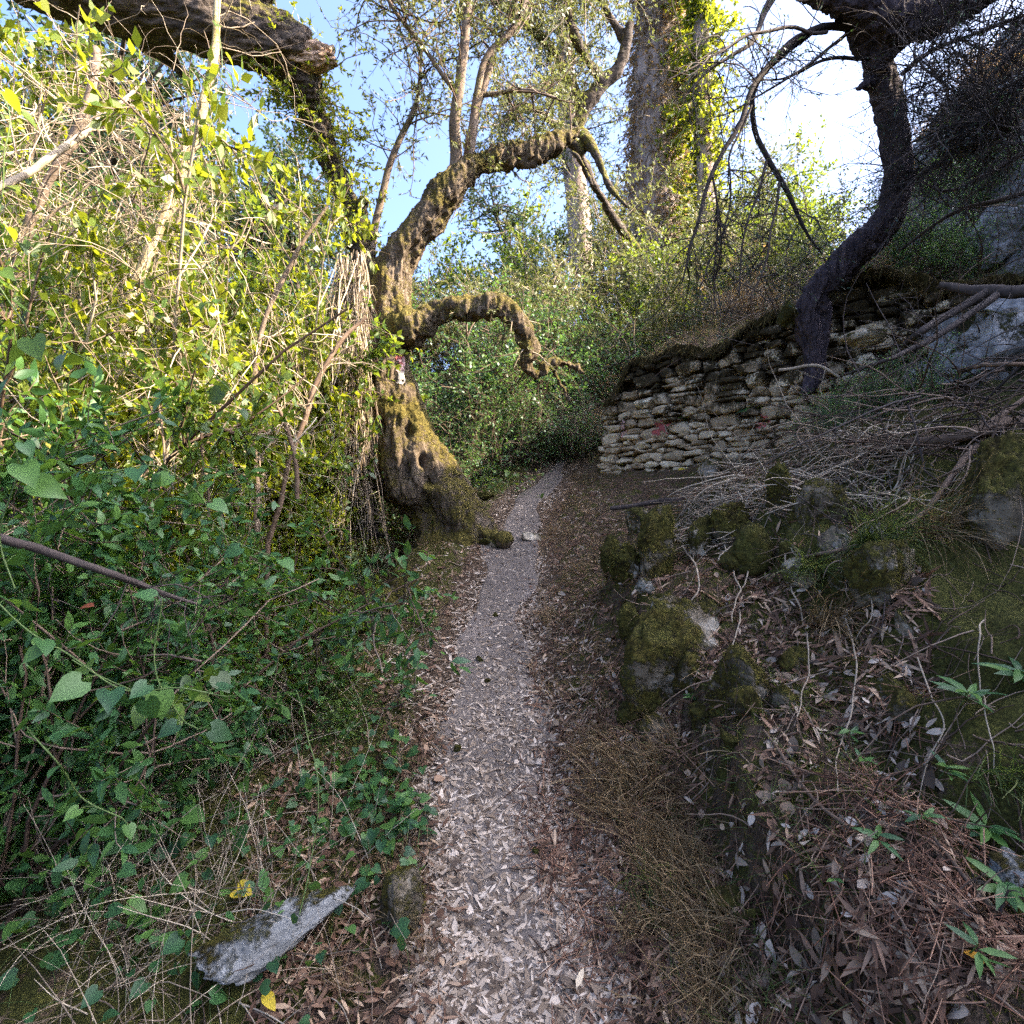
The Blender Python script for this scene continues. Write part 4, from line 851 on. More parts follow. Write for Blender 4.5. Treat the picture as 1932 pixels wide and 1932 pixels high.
def rock(name, label, u, v, wpx, hpx, m, seed, cuts=9, depth=.9, rz=0., tilt=0., group=None, rough=.09, sink=.35, Y=None, fuzz=0, cat='rock'):
    """a rock whose foot stands where the photograph shows (u, v)"""
    g0 = gp(u, v) if Y is None else at(u, v, Y); k = g0[1]/F*(1.25 if m == 'rock_moss' else 1); sx, sz = wpx*k/2, hpx*k/2; cuts = cuts+10 if m == 'rock_moss' else cuts; sink = .85 if m == 'rock_moss' else sink
    o = thing(name, label, cat, g0, group); vv, ff = rock_geo((sx, sx*depth, sz*(1+sink)), seed, cuts, rough, 5, rz, tilt)
    c = g0+np.array([0, sx*depth*.5, sz*(1-sink*.6)]); G = Geo(); G.add(vv+c, ff); b = G.build('body', M[m], o)
    if fuzz:
        r = np.random.default_rng(seed); tri = (vv+c)[ff]; fn = np.cross(tri[:, 1]-tri[:, 0], tri[:, 2]-tri[:, 0]); ar = np.linalg.norm(fn, axis=1); fn = norm(fn)
        i = r.choice(len(ff), fuzz, p=ar/ar.sum()); bw = r.dirichlet((1, 1, 1), fuzz); p = (tri[i]*bw[..., None]).sum(1)
        ok = (fn[i][:, 2] > -.35) & (fbm(p*9, 3, 2)+fn[i][:, 2]*.3 > -.12); p, nn_ = p[ok], fn[i][ok]
        P = walk(p, nn_+r.normal(size=p.shape)*.5, r.uniform(.008, .03, len(p))*(g0[1]/4)**.5, 3, .2, (0, 0, -.3), r); G = Geo(); G.add(*ribbons(P, np.array([[.0022, .0018, .0005]])*(g0[1]/3)*np.ones((len(p), 1)), r))
        kind(G.build('moss', M['moss_hair'], o), 'stuff')
    return o
LR = 'mossy stones along the left edge of the path'; RR = 'mossy rocks in the bank on the right'
for a in [('mossy_rock', 'rounded mossy stone at the foot of the olive trunk, highest of the left ones', 752, 1046, 64, 58, 'rock_moss', 101, 7, .9, .3, 0, LR), ('mossy_rock', 'small low mossy stone beside the one at the olive foot', 706, 1066, 52, 36, 'rock_moss', 102, 7, .9, 1, 0, LR),
          ('mossy_rock', 'mossy stone half way down the left path edge, blocky top', 756, 1142, 72, 60, 'rock_moss', 103, 7, .9, 2, 0, LR), ('mossy_rock', 'broad mossy stone lowest of the left edge row', 712, 1172, 82, 52, 'rock_moss', 104, 6, .9, .5, 0, LR),
          ('mossy_rock', 'mossy stone hanging over the dark gully mouth on the left', 560, 1290, 130, 100, 'rock_moss', 105, 9, .8, .8, 0, LR), ('mossy_rock', 'mossy block with a pale side at the lower left path edge', 756, 1760, 110, 110, 'rock_moss', 106, 10, 1.0, .2, 0, LR),
          ('mossy_rock', 'large mossy rock beside the bare grass lip, highest of the right pile', 1245, 1085, 100, 88, 'rock_moss', 111, 6, .9, .4, 0, RR), ('mossy_rock', 'dark small mossy rock at the front of the right pile', 1186, 1096, 64, 54, 'rock_moss', 112, 8, .9, 1.4, 0, RR),
          ('mossy_rock', 'big mossy block with beige left face under the white topped stones', 1278, 1290, 170, 140, 'rock_moss', 113, 12, .9, .25, 0, RR), ('mossy_rock', 'mossy block on the shelf edge below the twig heap', 1560, 990, 120, 92, 'rock_moss', 114, 11, .8, .1, 0, RR),
          ('mossy_rock', 'small bright mossy stone left of the shelf edge block', 1482, 975, 62, 66, 'rock_moss', 115, 7, .9, 2, 0, RR), ('mossy_rock', 'dark rounded mossy mound at the right picture edge', 1930, 1010, 130, 190, 'rock_moss', 116, 5, 1, 1, 0, RR),
          ('mossy_rock', 'mossy rock behind the beige stone in the hanging roots', 1395, 1030, 80, 70, 'rock_moss', 117, 8, .9, .6, 0, RR), ('mossy_rock', 'flat mossy rock with litter lying on top in the bank', 1400, 1330, 130, 70, 'rock_moss', 118, 8, .9, .3, 0, RR),
          ('mossy_rock', 'mossy boulder under the hanging grass tufts', 1680, 1130, 150, 100, 'rock_moss', 119, 7, .8, .3, 0, RR), ('mossy_rock', 'mossy lump at the wall foot', 1345, 905, 50, 40, 'rock_moss', 120, 6, .9, .3, 0, RR)]:
    rock(*a, fuzz=1300)
for a in [('limestone_rock', 'beige upright stone between the mossy rocks and the roots', 1330, 1045, 56, 84, 'rock_beige', 131, 12, .8, .3, .1, RR), ('limestone_rock', 'white spotted mossy stone right of the hanging roots', 1432, 1085, 88, 86, 'rock_patchy', 132, 10, .9, .2, 0, RR),
          ('limestone_rock', 'small white pointed stone beside the spotted one', 1486, 1060, 34, 34, 'rock_white', 133, 13, .8, .5, .3, RR), ('limestone_rock', 'white topped stone above the big mossy block', 1216, 1124, 46, 32, 'rock_white', 134, 10, .9, .6, 0, RR),
          ('limestone_rock', 'white corner stone on the big mossy block', 1210, 1200, 38, 46, 'rock_white', 135, 12, .9, .2, .1, RR), ('limestone_rock', 'long thin white stone lying on the mossy block', 1322, 1246, 62, 18, 'rock_white', 136, 11, .5, -.2, .35, RR),
          ('limestone_rock', 'beige face of rock left of the big mossy block', 1186, 1215, 46, 86, 'rock_beige', 137, 12, .9, .2, 0, RR), ('limestone_rock', 'half buried patchy white stone in the lower right litter', 1368, 1735, 90, 56, 'rock_patchy', 138, 10, .8, .3, .1, RR),
          ('limestone_rock', 'white fleck of stone in the lower right litter', 1424, 1756, 48, 26, 'rock_white', 139, 11, .8, .1, .1, RR), ('limestone_rock', 'white fleck of stone above the other one in the litter', 1362, 1722, 36, 32, 'rock_white', 141, 12, .8, .1, .2, RR),
          ('grey_stone', 'grey angular stone at the lower right picture edge', 1915, 1700, 110, 100, 'rock_grey', 140, 13, .8, .4, .2, None), ('grey_stone', 'grey boulder deep in the gully at the left edge', 120, 1480, 130, 150, 'rock_grey', 142, 11, .9, .4, .2, None),
          ('flat_stone', 'pale flat stone set across the path beside the olive root', 1000, 1020, 58, 16, 'rock_beige', 143, 9, .5, .1, 0, None), ('flat_stone', 'smaller flat stone just below the pale one in the path', 925, 1034, 44, 18, 'rock_beige', 144, 9, .6, .1, 0, None),
          ('grey_stone', 'pale stone at the bend of the path beyond the olive', 912, 945, 40, 16, 'rock_white', 145, 9, .8, .1, 0, None), ('grey_stone', 'pale stone lying where the path climbs to the wall end', 1095, 865, 34, 26, 'rock_white', 146, 9, .8, .1, 0, None)]:
    rock(*a)
# long grey slab in the lower left
g0 = gp(515, 1800); o = thing('slab_stone', 'long flat grey slab lying tilted in the lower left undergrowth', 'stone', g0); vv, ff = rock_geo((.30, .14, .10), 150, 14, .06, 5, .72, -.12); G = Geo(); G.add(vv+g0+np.array([0, .0, .07]), ff); G.build('body', M['rock_grey'], o)
for u, v, w_, lb in [(863, 1424, 20, 'small white pebble in the middle of the path'), (1012, 1616, 18, 'white pebble near the right path edge'), (1125, 1785, 14, 'tiny pale pebble by the right grass'), (905, 1252, 16, 'pale pebble half way up the path'), (685, 1390, 18, 'white pebble left of the path in the green leaves'), (786, 1612, 16, 'pale pebble at the left path edge'), (1410, 1905, 18, 'white pebble at the bottom in the brown litter'), (935, 1165, 14, 'pale pebble near the top of the path'), (920, 1290, 12, 'grey pebble in the upper path')]:
    rock('pebble', lb, u, v, w_, w_*.8, 'rock_white', int(u), 9, .9, u*.1, 0, 'pale pebbles on the path', cat='pebble')
# rock face on the right slope
G = Geo(); o = thing('rock_face', 'pale grey rock face showing through the branches at the right edge', 'rock', at(1860, 720, 4.6))
for c, sz, sd_ in [(at(1870, 650, 4.9), (.75, .4, .42), 161), (at(1930, 590, 5.0), (.5, .4, .35), 162), (at(1800, 690, 5.0), (.4, .35, .22), 163)]:
    vv, ff = rock_geo(sz, sd_, 14, .14, 5, -.7); G.add(vv+c, ff)
G.build('body', M['rock_cliff'], o)
for a, c, sz, lb, sd_ in [(0, at(1700, 560, 6.1), (.22, .2, .13), 'beige block beside the juniper foot', 171), (0, at(1690, 530, 6.3), (.28, .25, .13), 'flat beige stone in the bank right of the juniper foot', 172), (0, at(1490, 592, 6.35), (.16, .17, .15), 'large pale block on the wall top left of the juniper root', 173), (0, at(1760, 510, 6.4), (.2, .2, .12), 'rounded stone higher in the bank right of the juniper', 174), (0, at(1640, 640, 5.6), (.25, .2, .11), 'long beige stone half hidden by branches below the juniper', 175)]:
    o = thing('limestone_rock', lb, 'rock', c, 'beige stones around the juniper foot'); vv, ff = rock_geo(sz, sd_, 13, .12, 5, -.8); G = Geo(); G.add(vv+c, ff); G.build('body', M['rock_beige'], o)
for u, v, Y, sz, sd_, lb in [(1820, 260, 11, (1.1, .9, .6), 182, 'grey crag higher on the ridge'), (1930, 210, 9.6, (1.0, .9, .7), 183, 'grey crag at the top right picture edge'), (1860, 420, 7.8, (.9, .7, .6), 184, 'grey outcrop in the middle of the right slope'), (1910, 480, 6.4, (.55, .5, .45), 185, 'pale grey outcrop above the fallen log')]:
    x = (u-966)/F*Y; c = np.array([x, Y, hz(x, Y)]); o = thing('crag', lb, 'rock', c, 'grey crags on the right slope'); vv, ff = rock_geo(sz, sd_, 14, .2, 6, -.5); G = Geo(); G.add(vv+c, ff); G.build('body', M['rock_cliff'], o)

# ------------------------------------------------------------------ ground litter, grass, twigs
rng = np.random.default_rng(61)
def scatter(n, x0, x1, y0, y1, dens):
    """points on the ground, denser near the camera, accepted by dens(x, y, d)"""
    y = y0*(y1/y0)**rng.uniform(0, 1, n); x = rng.uniform(x0, x1, n); x = pathx(y)+x*np.clip(y/3.2, .55, 2.2)
    d = x-pathx(y); d = d+.13*noise2(x, y, 3.3, 91)*np.clip(np.abs(d)*2, 0, 1); ok = rng.random(n) < dens(x, y, d); x, y = x[ok], y[ok]; z = H(x, y); e = .04
    nx_, ny_ = -(H(x+e, y)-z)/e, -(H(x, y+e)-z)/e; return np.stack([x, y, z], 1), norm(np.stack([nx_, ny_, np.ones_like(x)], 1))
def noise2(x, y, s, sd_): return fbm(np.stack([x*s, y*s, 0*x], 1), 3, sd_)
def lay(p, nr, L, ratio, m, name, kindname='chip', lift=.012, tiltv=.35, droop=.1):
    n = len(p); t = rng.normal(size=(n, 3)); t = norm(t-nr*(t*nr).sum(1, keepdims=True)); t = norm(t+nr*rng.normal(size=(n, 1))*.18); nn_ = norm(nr+rdir(rng, n)*tiltv)
    l = L*rng.lognormal(0, .32, n); G = Geo(); G.add(*leaves(kindname, p+nr*rng.uniform(.003, lift, n)[:, None]-t*l[:, None]*.5, t, nn_, l, l*ratio*rng.uniform(.6, 1.5, n), rng, droop)); return kind(G.build(name, M[m]), 'stuff')
onp = lambda d, a, b: sstep(b, a, np.abs(d))
p, nr = scatter(46000, -.62, .62, 1.35, 10, lambda x, y, d: .12+.88*onp(d, .2, .5)*(.35+.65*sstep(-.5, .4, noise2(x, y, 3, 1))))
lay(p, nr, .06, .085, 'litter', 'leaf_litter', 'lance', droop=.15)
p, nr = scatter(4500, -.5, .5, 1.35, 9, lambda x, y, d: onp(d, .15, .45)*.8); lay(p, nr, .026, .22, 'litter', 'leaf_litter')
p, nr = scatter(40000, -1.5, 1.7, 1.35, 9.5, lambda x, y, d: (.25+.5*sstep(-.3, .5, noise2(x, y, 2.2, 7)))*sstep(.12, .4, np.abs(d))); lay(p, nr, .045, .10, 'litter_red', 'leaf_litter', 'lance', lift=.03, tiltv=.6)
p, nr = scatter(5200, -1.3, 1.7, 1.35, 6, lambda x, y, d: .5*sstep(.2, .4, np.abs(d))); lay(p, nr, .034, .34, 'litter_red', 'leaf_litter', 'oval', .03, .8)
# fallen pine needles and thin sticks on the right bank
p, nr = scatter(17000, .12, 2.3, 1.3, 9, lambda x, y, d: .06+.94*sstep(-.05, .45, noise2(x, y, 1.9, 13)))
t = rng.normal(size=p.shape); t = norm(t-nr*(t*nr).sum(1, keepdims=True)); P = walk(p+nr*rng.uniform(.004, .03, len(p))[:, None], t, .10*rng.lognormal(0, .4, len(p)), 4, .06, (0, 0, -.01), rng); G = Geo(); G.add(*tubes(P, np.full((len(p), 4), .0014)*rng.uniform(.5, 1.7, (len(p), 1)), 3)); kind(G.build('needle_litter', M['needle_litter']), 'stuff')
p, nr = scatter(5200, -2.4, 2.6, 1.3, 8, lambda x, y, d: .42*sstep(.3, .6, np.abs(d)))
t = rng.normal(size=p.shape); t = norm(t-nr*(t*nr).sum(1, keepdims=True)+nr*.12); P = walk(p+nr*.01, t, rng.uniform(.06, .32, len(p)), 7, .12, (0, 0, -.015), rng); G = Geo(); G.add(*tubes(P, np.linspace(.0028, .001, 7)[None]*rng.uniform(.5, 1.6, (len(p), 1)), 4)); kind(G.build('fallen_twigs', M['twig_brown']), 'stuff')
p, nr = scatter(4300, -2.6, -.35, 1.2, 4.2, lambda x, y, d: .8*sstep(-.4, -.8, d)*(.25+.75*sstep(-.3, .3, noise2(x, y, 1.8, 33))))
t = norm(rng.normal(size=p.shape)+nr*1.1); P = walk(p, t, rng.uniform(.08, .55, len(p)), 8, .07, (0, 0, -.035), rng); G = Geo(); G.add(*tubes(P, np.linspace(.002, .0007, 8)[None]*rng.uniform(.4, 1.7, (len(p), 1)), 4)); kind(G.build('dry_twigs', M['twig']), 'stuff')
p, nr = scatter(17000, .2, 2.4, 1.3, 8, lambda x, y, d: .05+.95*sstep(.0, .5, noise2(x, y, 2.1, 14))); lay(p, nr, .085, .06, 'litter_red', 'leaf_litter', 'lance', .03, .7, .2)
p, nr = scatter(4200, .2, 2.4, 1.3, 6, lambda x, y, d: .1+.6*sstep(-.1, .4, noise2(x, y, 2.6, 15))); lay(p, nr, .05, .17, 'litter', 'leaf_litter', 'oval', .03, .7, .3)
# dry grass on the lip right of the path, thin green grass left
def grass(p, nr, L, wd, m, name, tr=-.12, k=6, lean=.5):
    n = len(p); P = walk(p, norm(nr*.9+rdir(rng, n)*lean), L*rng.lognormal(0, .3, n), k, .1, (0, 0, tr), rng); G = Geo(); G.add(*ribbons(P, np.linspace(wd, wd*.2, k)[None]*rng.uniform(.6, 1.4, (n, 1)), rng)); return kind(G.build(name, M[m]), 'stuff')
p, nr = scatter(52000, .1, 1.3, 1.4, 9.5, lambda x, y, d: sstep(.25, .42, d)*sstep(1.3, .5, d)*(.06+.94*sstep(.0, .45, noise2(x, y, 3.1, 17)))); grass(p, nr, .13, .002, 'grass_dry', 'dry_grass')
p, nr = scatter(12000, -1.1, -.15, 1.4, 9, lambda x, y, d: sstep(-.28, -.42, d)*(.05+.95*sstep(.0, .5, noise2(x, y, 2, 19)))); grass(p, nr, .09, .0015, 'grass_dry', 'dry_grass')
p, nr = scatter(16000, -1.3, 2.2, 1.35, 10, lambda x, y, d: sstep(.35, .5, np.abs(d))*sstep(.05, .6, noise2(x, y, 1.7, 23))); grass(p, nr, .08, .0016, 'grass_green', 'green_grass', -.1)
p, nr = scatter(60000, .25, 2.4, 1.25, 7, lambda x, y, d: sstep(.3, .7, d)*(.25+.75*sstep(-.35, .3, noise2(x, y, 1.9, 29)))); grass(p, nr, .022, .0018, 'moss_hair', 'moss', -.2, 3, .8)
# ivy and small hearts creeping over the lower left bank
def creeper(label, cu, cv, su, sv, n, leaf, m, kn, up_, name='ground_ivy', wr=.45):
    us, vs = rng.normal(cu, su, n), rng.normal(cv, sv, n); ok = (us < 800) | (vs < 1100); us, vs = us[ok], vs[ok]; n = len(us); p = np.array([gp(a, b, 1.2, 12) for a, b in zip(us, vs)]); o = thing(name, label, 'ivy', gp(cu, cv), 'creeping plants left of the path')
    hh = up_*rng.uniform(.3, 1.2, n); P = walk(p, norm(np.array([0, 0, 1.])+rdir(rng, n)*.6), hh, 4, .15, (0, 0, 0), rng); G = Geo(); G.add(*tubes(P, np.full((n, 4), .0011), 3)); kind(G.build('stems', M['vine_green'], o), 'stuff')
    l = leaf*rng.lognormal(0, .25, n); G = Geo(); G.add(*leaves(kn, P[:, -1], rdir(rng, n)*np.array([1, 1, .4])+np.array([0, -.2, -.25]), norm(np.array([0, -.35, .8])+rdir(rng, n)*.5), l, l*wr, rng, .2)); G.build('leaves', M[m], o)
creeper('green ivy with small hearts along the lower left path edge', 700, 1500, 75, 60, 190, .045, 'leaf_glossy', 'heart', .12)
creeper('ivy trailing onto the path edge above the mossy block', 770, 1600, 45, 70, 60, .05, 'leaf_glossy', 'heart', .12)
creeper('low tuft of tiny green leaves on the bank beside the gully', 630, 1365, 42, 34, 520, .026, 'leaf', 'lance', .12, 'green_plant', .3)
creeper('sparse ivy around the long grey slab', 560, 1640, 130, 90, 90, .045, 'leaf_glossy', 'heart', .14)
creeper('ivy in the dark lower left corner', 180, 1700, 150, 130, 150, .055, 'leaf_glossy', 'heart', .22)
creeper('ivy under the slab at the bottom edge', 380, 1850, 150, 45, 60, .036, 'leaf_glossy', 'heart', .12)
creeper('small leaves growing at the dark olive trunk foot', 800, 1002, 40, 10, 120, .05, 'leaf', 'lance', .15, 'green_plant', .3)
creeper('low green plants along the thicket foot beyond the olive', 900, 925, 60, 12, 260, .07, 'leaf', 'lance', .3, 'green_plant', .3)
# feathery wild asparagus left of the olive foot
o = thing('wild_asparagus', 'feathery blue green bush left of the mossy stones', 'shrub', gp(655, 1110)); b0 = gp(650, 1110); n = 46
P = walk(b0+rng.normal(size=(n, 3))*np.array([.22, .2, .02]), norm(np.array([0, 0, 1.])+rdir(rng, n)*.75), rng.uniform(.5, .95, n), 10, .12, (0, 0, -.06), rng); G = Geo(); G.add(*tubes(P, np.linspace(.004, .0015, 10)[None]*np.ones((n, 1)), 4)); G.build('stems', M['vine_green'], o)
p2, t_, _, _ = sample(P, 26, .2, 1, rng); P2 = walk(p2, t_*.5+rdir(rng, len(p2)), rng.uniform(.04, .16, len(p2)), 4, .15, (0, 0, 0), rng); p3, t3_, _, _ = sample(P2, 14, 0, 1, rng); P3 = walk(p3, t3_*.5+rdir(rng, len(p3)), .022, 2, .1, (0, 0, 0), rng)
M['asparagus'] = leaf_mat('asparagus_needle', [(0, (.02, .05, .025)), (.5, (.04, .085, .04)), (1, (.08, .12, .055))], (.12, .2, .06), .25); G = Geo(); G.add(*ribbons(P3, np.array([[.0016, .0008]])*np.ones((len(p3), 1)), rng)); kind(G.build('needles', M['asparagus'], o), 'stuff')

# ------------------------------------------------------------------ right bank: roots, branches, grass tufts, seedlings
rng = np.random.default_rng(71)
def stick(name, label, rows, m, cat=None, twigs=0, group=None, wob=.012, ground=False):
    o = thing(name, label, cat or name.replace('_', ' '), (0, 0, 0), group); rows = [(u, v, gp(u, v)[1]*.985 if ground and v > 690 and Y_ < 5 else Y_, d_) for u, v, Y_, d_ in rows]; q = spline(pix(rows), 50); q[:, :3] += wob*np.stack([vnoise(q[:, :3]*6, k) for k in (4, 5, 6)], 1)
    if ground: q[:, 2] = np.maximum(q[:, 2], H(q[:, 0], q[:, 1])+q[:, 3]*.6)
    G = Geo(); Vt, Fq = tubes(q[None, :, :3], q[None, :, 3], 10); G.add(Vt+.1*np.mean(q[:, 3])*np.stack([fbm(Vt*30, 2, k) for k in (1, 2, 3)], 1), Fq); G.build('stem', M[m], o)
    if twigs:
        L = np.linalg.norm(q[0, :3]-q[-1, :3]); G = Geo(); blk, B, T = twiggery(q[None, ::3, :3], None, twigs, 4, L*.3, L*.14, rng, (0, 0, -.04), .1, r1=.004, r2=.002)
        for b in blk: G.add(*b)
        kind(G.build('side_twigs', M['twig_dark' if m != 'twig' else 'twig'], o), 'stuff')
DB = 'dead branches lying over the right bank'
for lb, rows, m, tw in [('thick dark dead limb at the right edge above the rock face', [(1960, 545, 4.3, 26), (1900, 552, 4.4, 24), (1830, 548, 4.6, 20), (1770, 538, 4.7, 12)], 'twig_dark', 6),
    ('dark bough sloping down left from the dead limb', [(1860, 552, 4.5, 16), (1780, 600, 4.5, 14), (1720, 640, 4.5, 12), (1670, 700, 4.5, 8)], 'twig_dark', 8), ('second dark bough below the first, curving to the heap', [(1880, 556, 4.4, 14), (1790, 620, 4.3, 12), (1720, 660, 4.3, 10), (1640, 690, 4.4, 7), (1560, 720, 4.5, 4)], 'twig_dark', 8),
    ('thin dark bough along the upper right slope', [(1960, 360, 5.0, 10), (1880, 380, 5.1, 9), (1800, 400, 5.3, 7), (1700, 470, 5.6, 4)], 'twig_dark', 14), ('dark bough crossing the right slope under the ridge', [(1960, 275, 5.4, 10), (1860, 330, 5.6, 9), (1790, 360, 5.8, 6), (1730, 340, 5.9, 4)], 'twig_dark', 14),
    ('grey log sloping into the heap from the right edge', [(1960, 790, 3.3, 26), (1860, 812, 3.5, 24), (1760, 832, 3.7, 20), (1650, 850, 3.9, 14), (1600, 856, 4.0, 8)], 'twig_brown', 5),
    ('long thin bare branch lying down the bank from the right edge', [(1950, 740, 2.6, 10), (1880, 790, 2.6, 11), (1840, 840, 2.6, 12), (1790, 905, 2.6, 11), (1740, 970, 2.6, 10), (1640, 1020, 2.7, 9), (1540, 1050, 2.8, 7), (1460, 1062, 2.9, 4)], 'twig_brown', 5),
    ('thin pale stem arching from the right edge over the heap', [(1960, 690, 3.2, 8), (1860, 690, 3.3, 8), (1780, 705, 3.4, 7), (1640, 720, 3.6, 5), (1540, 745, 3.8, 3)], 'twig_brown', 8),
    ('pale stick lying in front of the wall foot', [(1470, 700, 5.7, 6), (1540, 690, 5.6, 6), (1600, 720, 5.5, 4), (1680, 735, 5.3, 3)], 'twig', 4), ('dark stick lying on the slope beyond the path', [(1150, 960, 6.3, 8), (1260, 945, 6.2, 10), (1330, 930, 6.1, 8), (1440, 920, 6.0, 4)], 'twig_dark', 3),
    ('thin bleached sprig forking out of the mossy bank', [(1370, 1000, 3.9, 9), (1400, 1030, 3.8, 7), (1450, 1050, 3.7, 6), (1530, 1088, 3.6, 3)], 'twig', 5),
    ('long stick leaning in the lower right corner', [(1960, 1830, 1.45, 14), (1890, 1740, 1.5, 11), (1820, 1660, 1.55, 9), (1760, 1580, 1.6, 5)], 'twig_brown', 2), ('thin curved root over the lower right moss', [(1640, 1590, 1.9, 7), (1540, 1510, 2.0, 7), (1470, 1420, 2.1, 6), (1440, 1380, 2.15, 4)], 'twig_brown', 0)]:
    stick('fallen_branch', lb, rows, m, 'branch', tw, DB, ground=True)
HR = 'roots hanging down the right bank'
for lb, u, v, ln in [('pale root bundle hanging beside the beige stone', 1375, 1000, 300), ('second pale root hanging from the heap edge', 1395, 1010, 180), ('thin root hanging over the white spotted stone', 1500, 1040, 330), ('thin root hanging in the middle of the mossy bank', 1590, 1180, 330), ('long root hanging below the grass tufts', 1740, 1270, 260), ('root hanging near the right picture edge', 1850, 1180, 300), ('root dangling left of the beige stone', 1300, 1040, 150), ('short root under the mossy shelf block', 1620, 1070, 150)]:
    p0 = gp(u, v); k = p0[1]/F; rows = []
    for f in np.linspace(0, 1, 8):
        g_ = gp(u+18*math.sin(f*5+u)+6*f, v+ln*f); rows.append([g_[0]-.02, g_[1]-.03-.03*math.sin(f*3.1), g_[2]+.03, .0045*(1-.6*f)*k*360])
    q = spline(rows, 40); q[:, :3] += .012*np.stack([vnoise(q[:, :3]*9, j) for j in (4, 5, 6)], 1); o = thing('hanging_root', lb, 'root', p0, HR); G = Geo(); G.add(*tubes(q[None, :, :3], q[None, :, 3], 7)); G.build('stem', M['twig'], o)
# heap of dead twigs on the shelf and brushwood under the juniper
def heap(n, u0, u1, v0, v1, L, r0, m, name, lift, flat=.35):
    p = np.array([gp(a, b, 1.5, 12) for a, b in zip(rng.uniform(u0, u1, n), rng.uniform(v0, v1, n))]); p[:, 2] += rng.uniform(0, lift, n)
    P = walk(p, rdir(rng, n)*np.array([1, 1, flat]), L*rng.lognormal(0, .4, n), 8, .13, (0, 0, -.05), rng); P[..., 2] = np.maximum(P[..., 2], H(P[..., 0], P[..., 1])+.01); G = Geo(); G.add(*tubes(P, np.linspace(r0, r0*.35, 8)[None]*rng.uniform(.5, 1.6, (n, 1)), 4)); return kind(G.build(name, M[m]), 'stuff')
heap(520, 1330, 1720, 830, 985, .34, .004, 'twig', 'twig_debris', .16); heap(260, 1500, 1940, 700, 960, .5, .0045, 'twig_brown', 'twig_debris', .35); heap(140, 1560, 1940, 620, 900, .6, .005, 'twig_dark', 'twig_debris', .5, .6); heap(260, 1280, 1420, 930, 1040, .26, .0035, 'twig', 'twig_debris', .06); heap(170, 1350, 1930, 1050, 1500, .26, .0026, 'twig_brown', 'twig_debris', .05)
def tuft(label, u, v, n, L, m, dz=0., down=-.16):
    b = gp(u, v); o = thing('grass_tuft', label, 'grass tuft', b, 'grass tufts on the right bank'); nn_ = norm(np.array([0, -.8, .9])+rdir(rng, n)*.6)
    P = walk(b+rng.normal(size=(n, 3))*np.array([.05, .03, .015]), nn_, L*rng.uniform(.5, 1.15, n), 8, .06, (0, 0, down), rng); G = Geo(); G.add(*ribbons(P, np.linspace(.0022, .0006, 8)[None]*np.ones((n, 1)), rng)); kind(G.build('blades', M[m], o), 'stuff')
for lb, u, v, n, L, m in [('green grass tuft hanging from the bank near the white pointed stone', 1525, 1090, 170, .34, 'grass_green'), ('long grass tuft hanging under the long thin branch', 1640, 1030, 260, .42, 'grass_green'), ('dry grass tuft hanging further right under the thin branch', 1760, 1020, 280, .46, 'grass_dry'), ('dry tuft below the green one in the mossy bank', 1560, 1180, 150, .36, 'grass_dry'), ('sparse green tuft at the bottom right path edge', 1225, 1680, 90, .2, 'grass_green'), ('pale grass tuft at the lower right edge of the path', 1190, 1480, 160, .22, 'grass_dry'), ('green tuft near the right picture edge', 1890, 1470, 130, .2, 'grass_green'), ('dry tuft growing on top of the wall', 1380, 690, 90, .5, 'grass_dry')]:
    tuft(lb, u, v, n, L, m)
def seedling(label, u, v, L, n, m='leaf_glossy', h=.06):
    b = gp(u, v); o = thing('seedling', label, 'plant', b, 'narrow leaved seedlings on the right bank'); a = np.arange(n)*2.4+rng.uniform(0, 6); d = np.stack([np.cos(a), np.sin(a)-.4, rng.uniform(-.1, .6, n)], 1); top = b+np.array([0, -.04, h])
    G = Geo(); G.add(*tubes(np.array([[b, b+np.array([.003, -.02, h*.5]), top]]), np.full((1, 3), .002), 4)); G.build('stem', M['vine_green'], o); pos = top-np.array([0, 0, 1.])*rng.uniform(0, h*.5, n)[:, None]
    G = Geo(); G.add(*leaves('lance', pos, d, norm(np.array([0, -.4, .9])+rdir(rng, n)*.3), L*rng.uniform(.7, 1.1, n), L*.13, rng, .25)); G.build('leaves', M[m], o)
for lb, u, v, L, n in [('seedling with pale narrow leaves below the wall', 1290, 805, .16, 12), ('bright narrow leaved plant against the wall foot', 1420, 790, .26, 16), ('seedling with five leaves in the middle of the mossy bank', 1592, 1400, .075, 5), ('two leaved seedling below the five leaved one', 1612, 1450, .06, 4), ('seedling with drooping leaves in the lower bank', 1640, 1605, .07, 6), ('small seedling right of the drooping one', 1720, 1560, .06, 6), ('narrow leaved plant left of the right edge clump', 1810, 1345, .10, 9), ('narrow leaved clump at the right picture edge', 1905, 1310, .12, 12), ('seedling beneath the right edge clump', 1770, 1470, .07, 7), ('tall seedling in the lower right corner moss', 1840, 1590, .11, 9), ('bright seedling at the lower right edge beside the grey stone', 1870, 1690, .10, 10), ('round leaved seedling under the mossy block', 1300, 1335, .05, 6), ('small seedling under the mossy block nearer the path', 1225, 1310, .045, 5), ('bottom right seedling above the long stick', 1820, 1810, .07, 6), ('little plant right of the white flecks in the litter', 1560, 1690, .05, 4)]:
    seedling(lb, u, v, L, n)
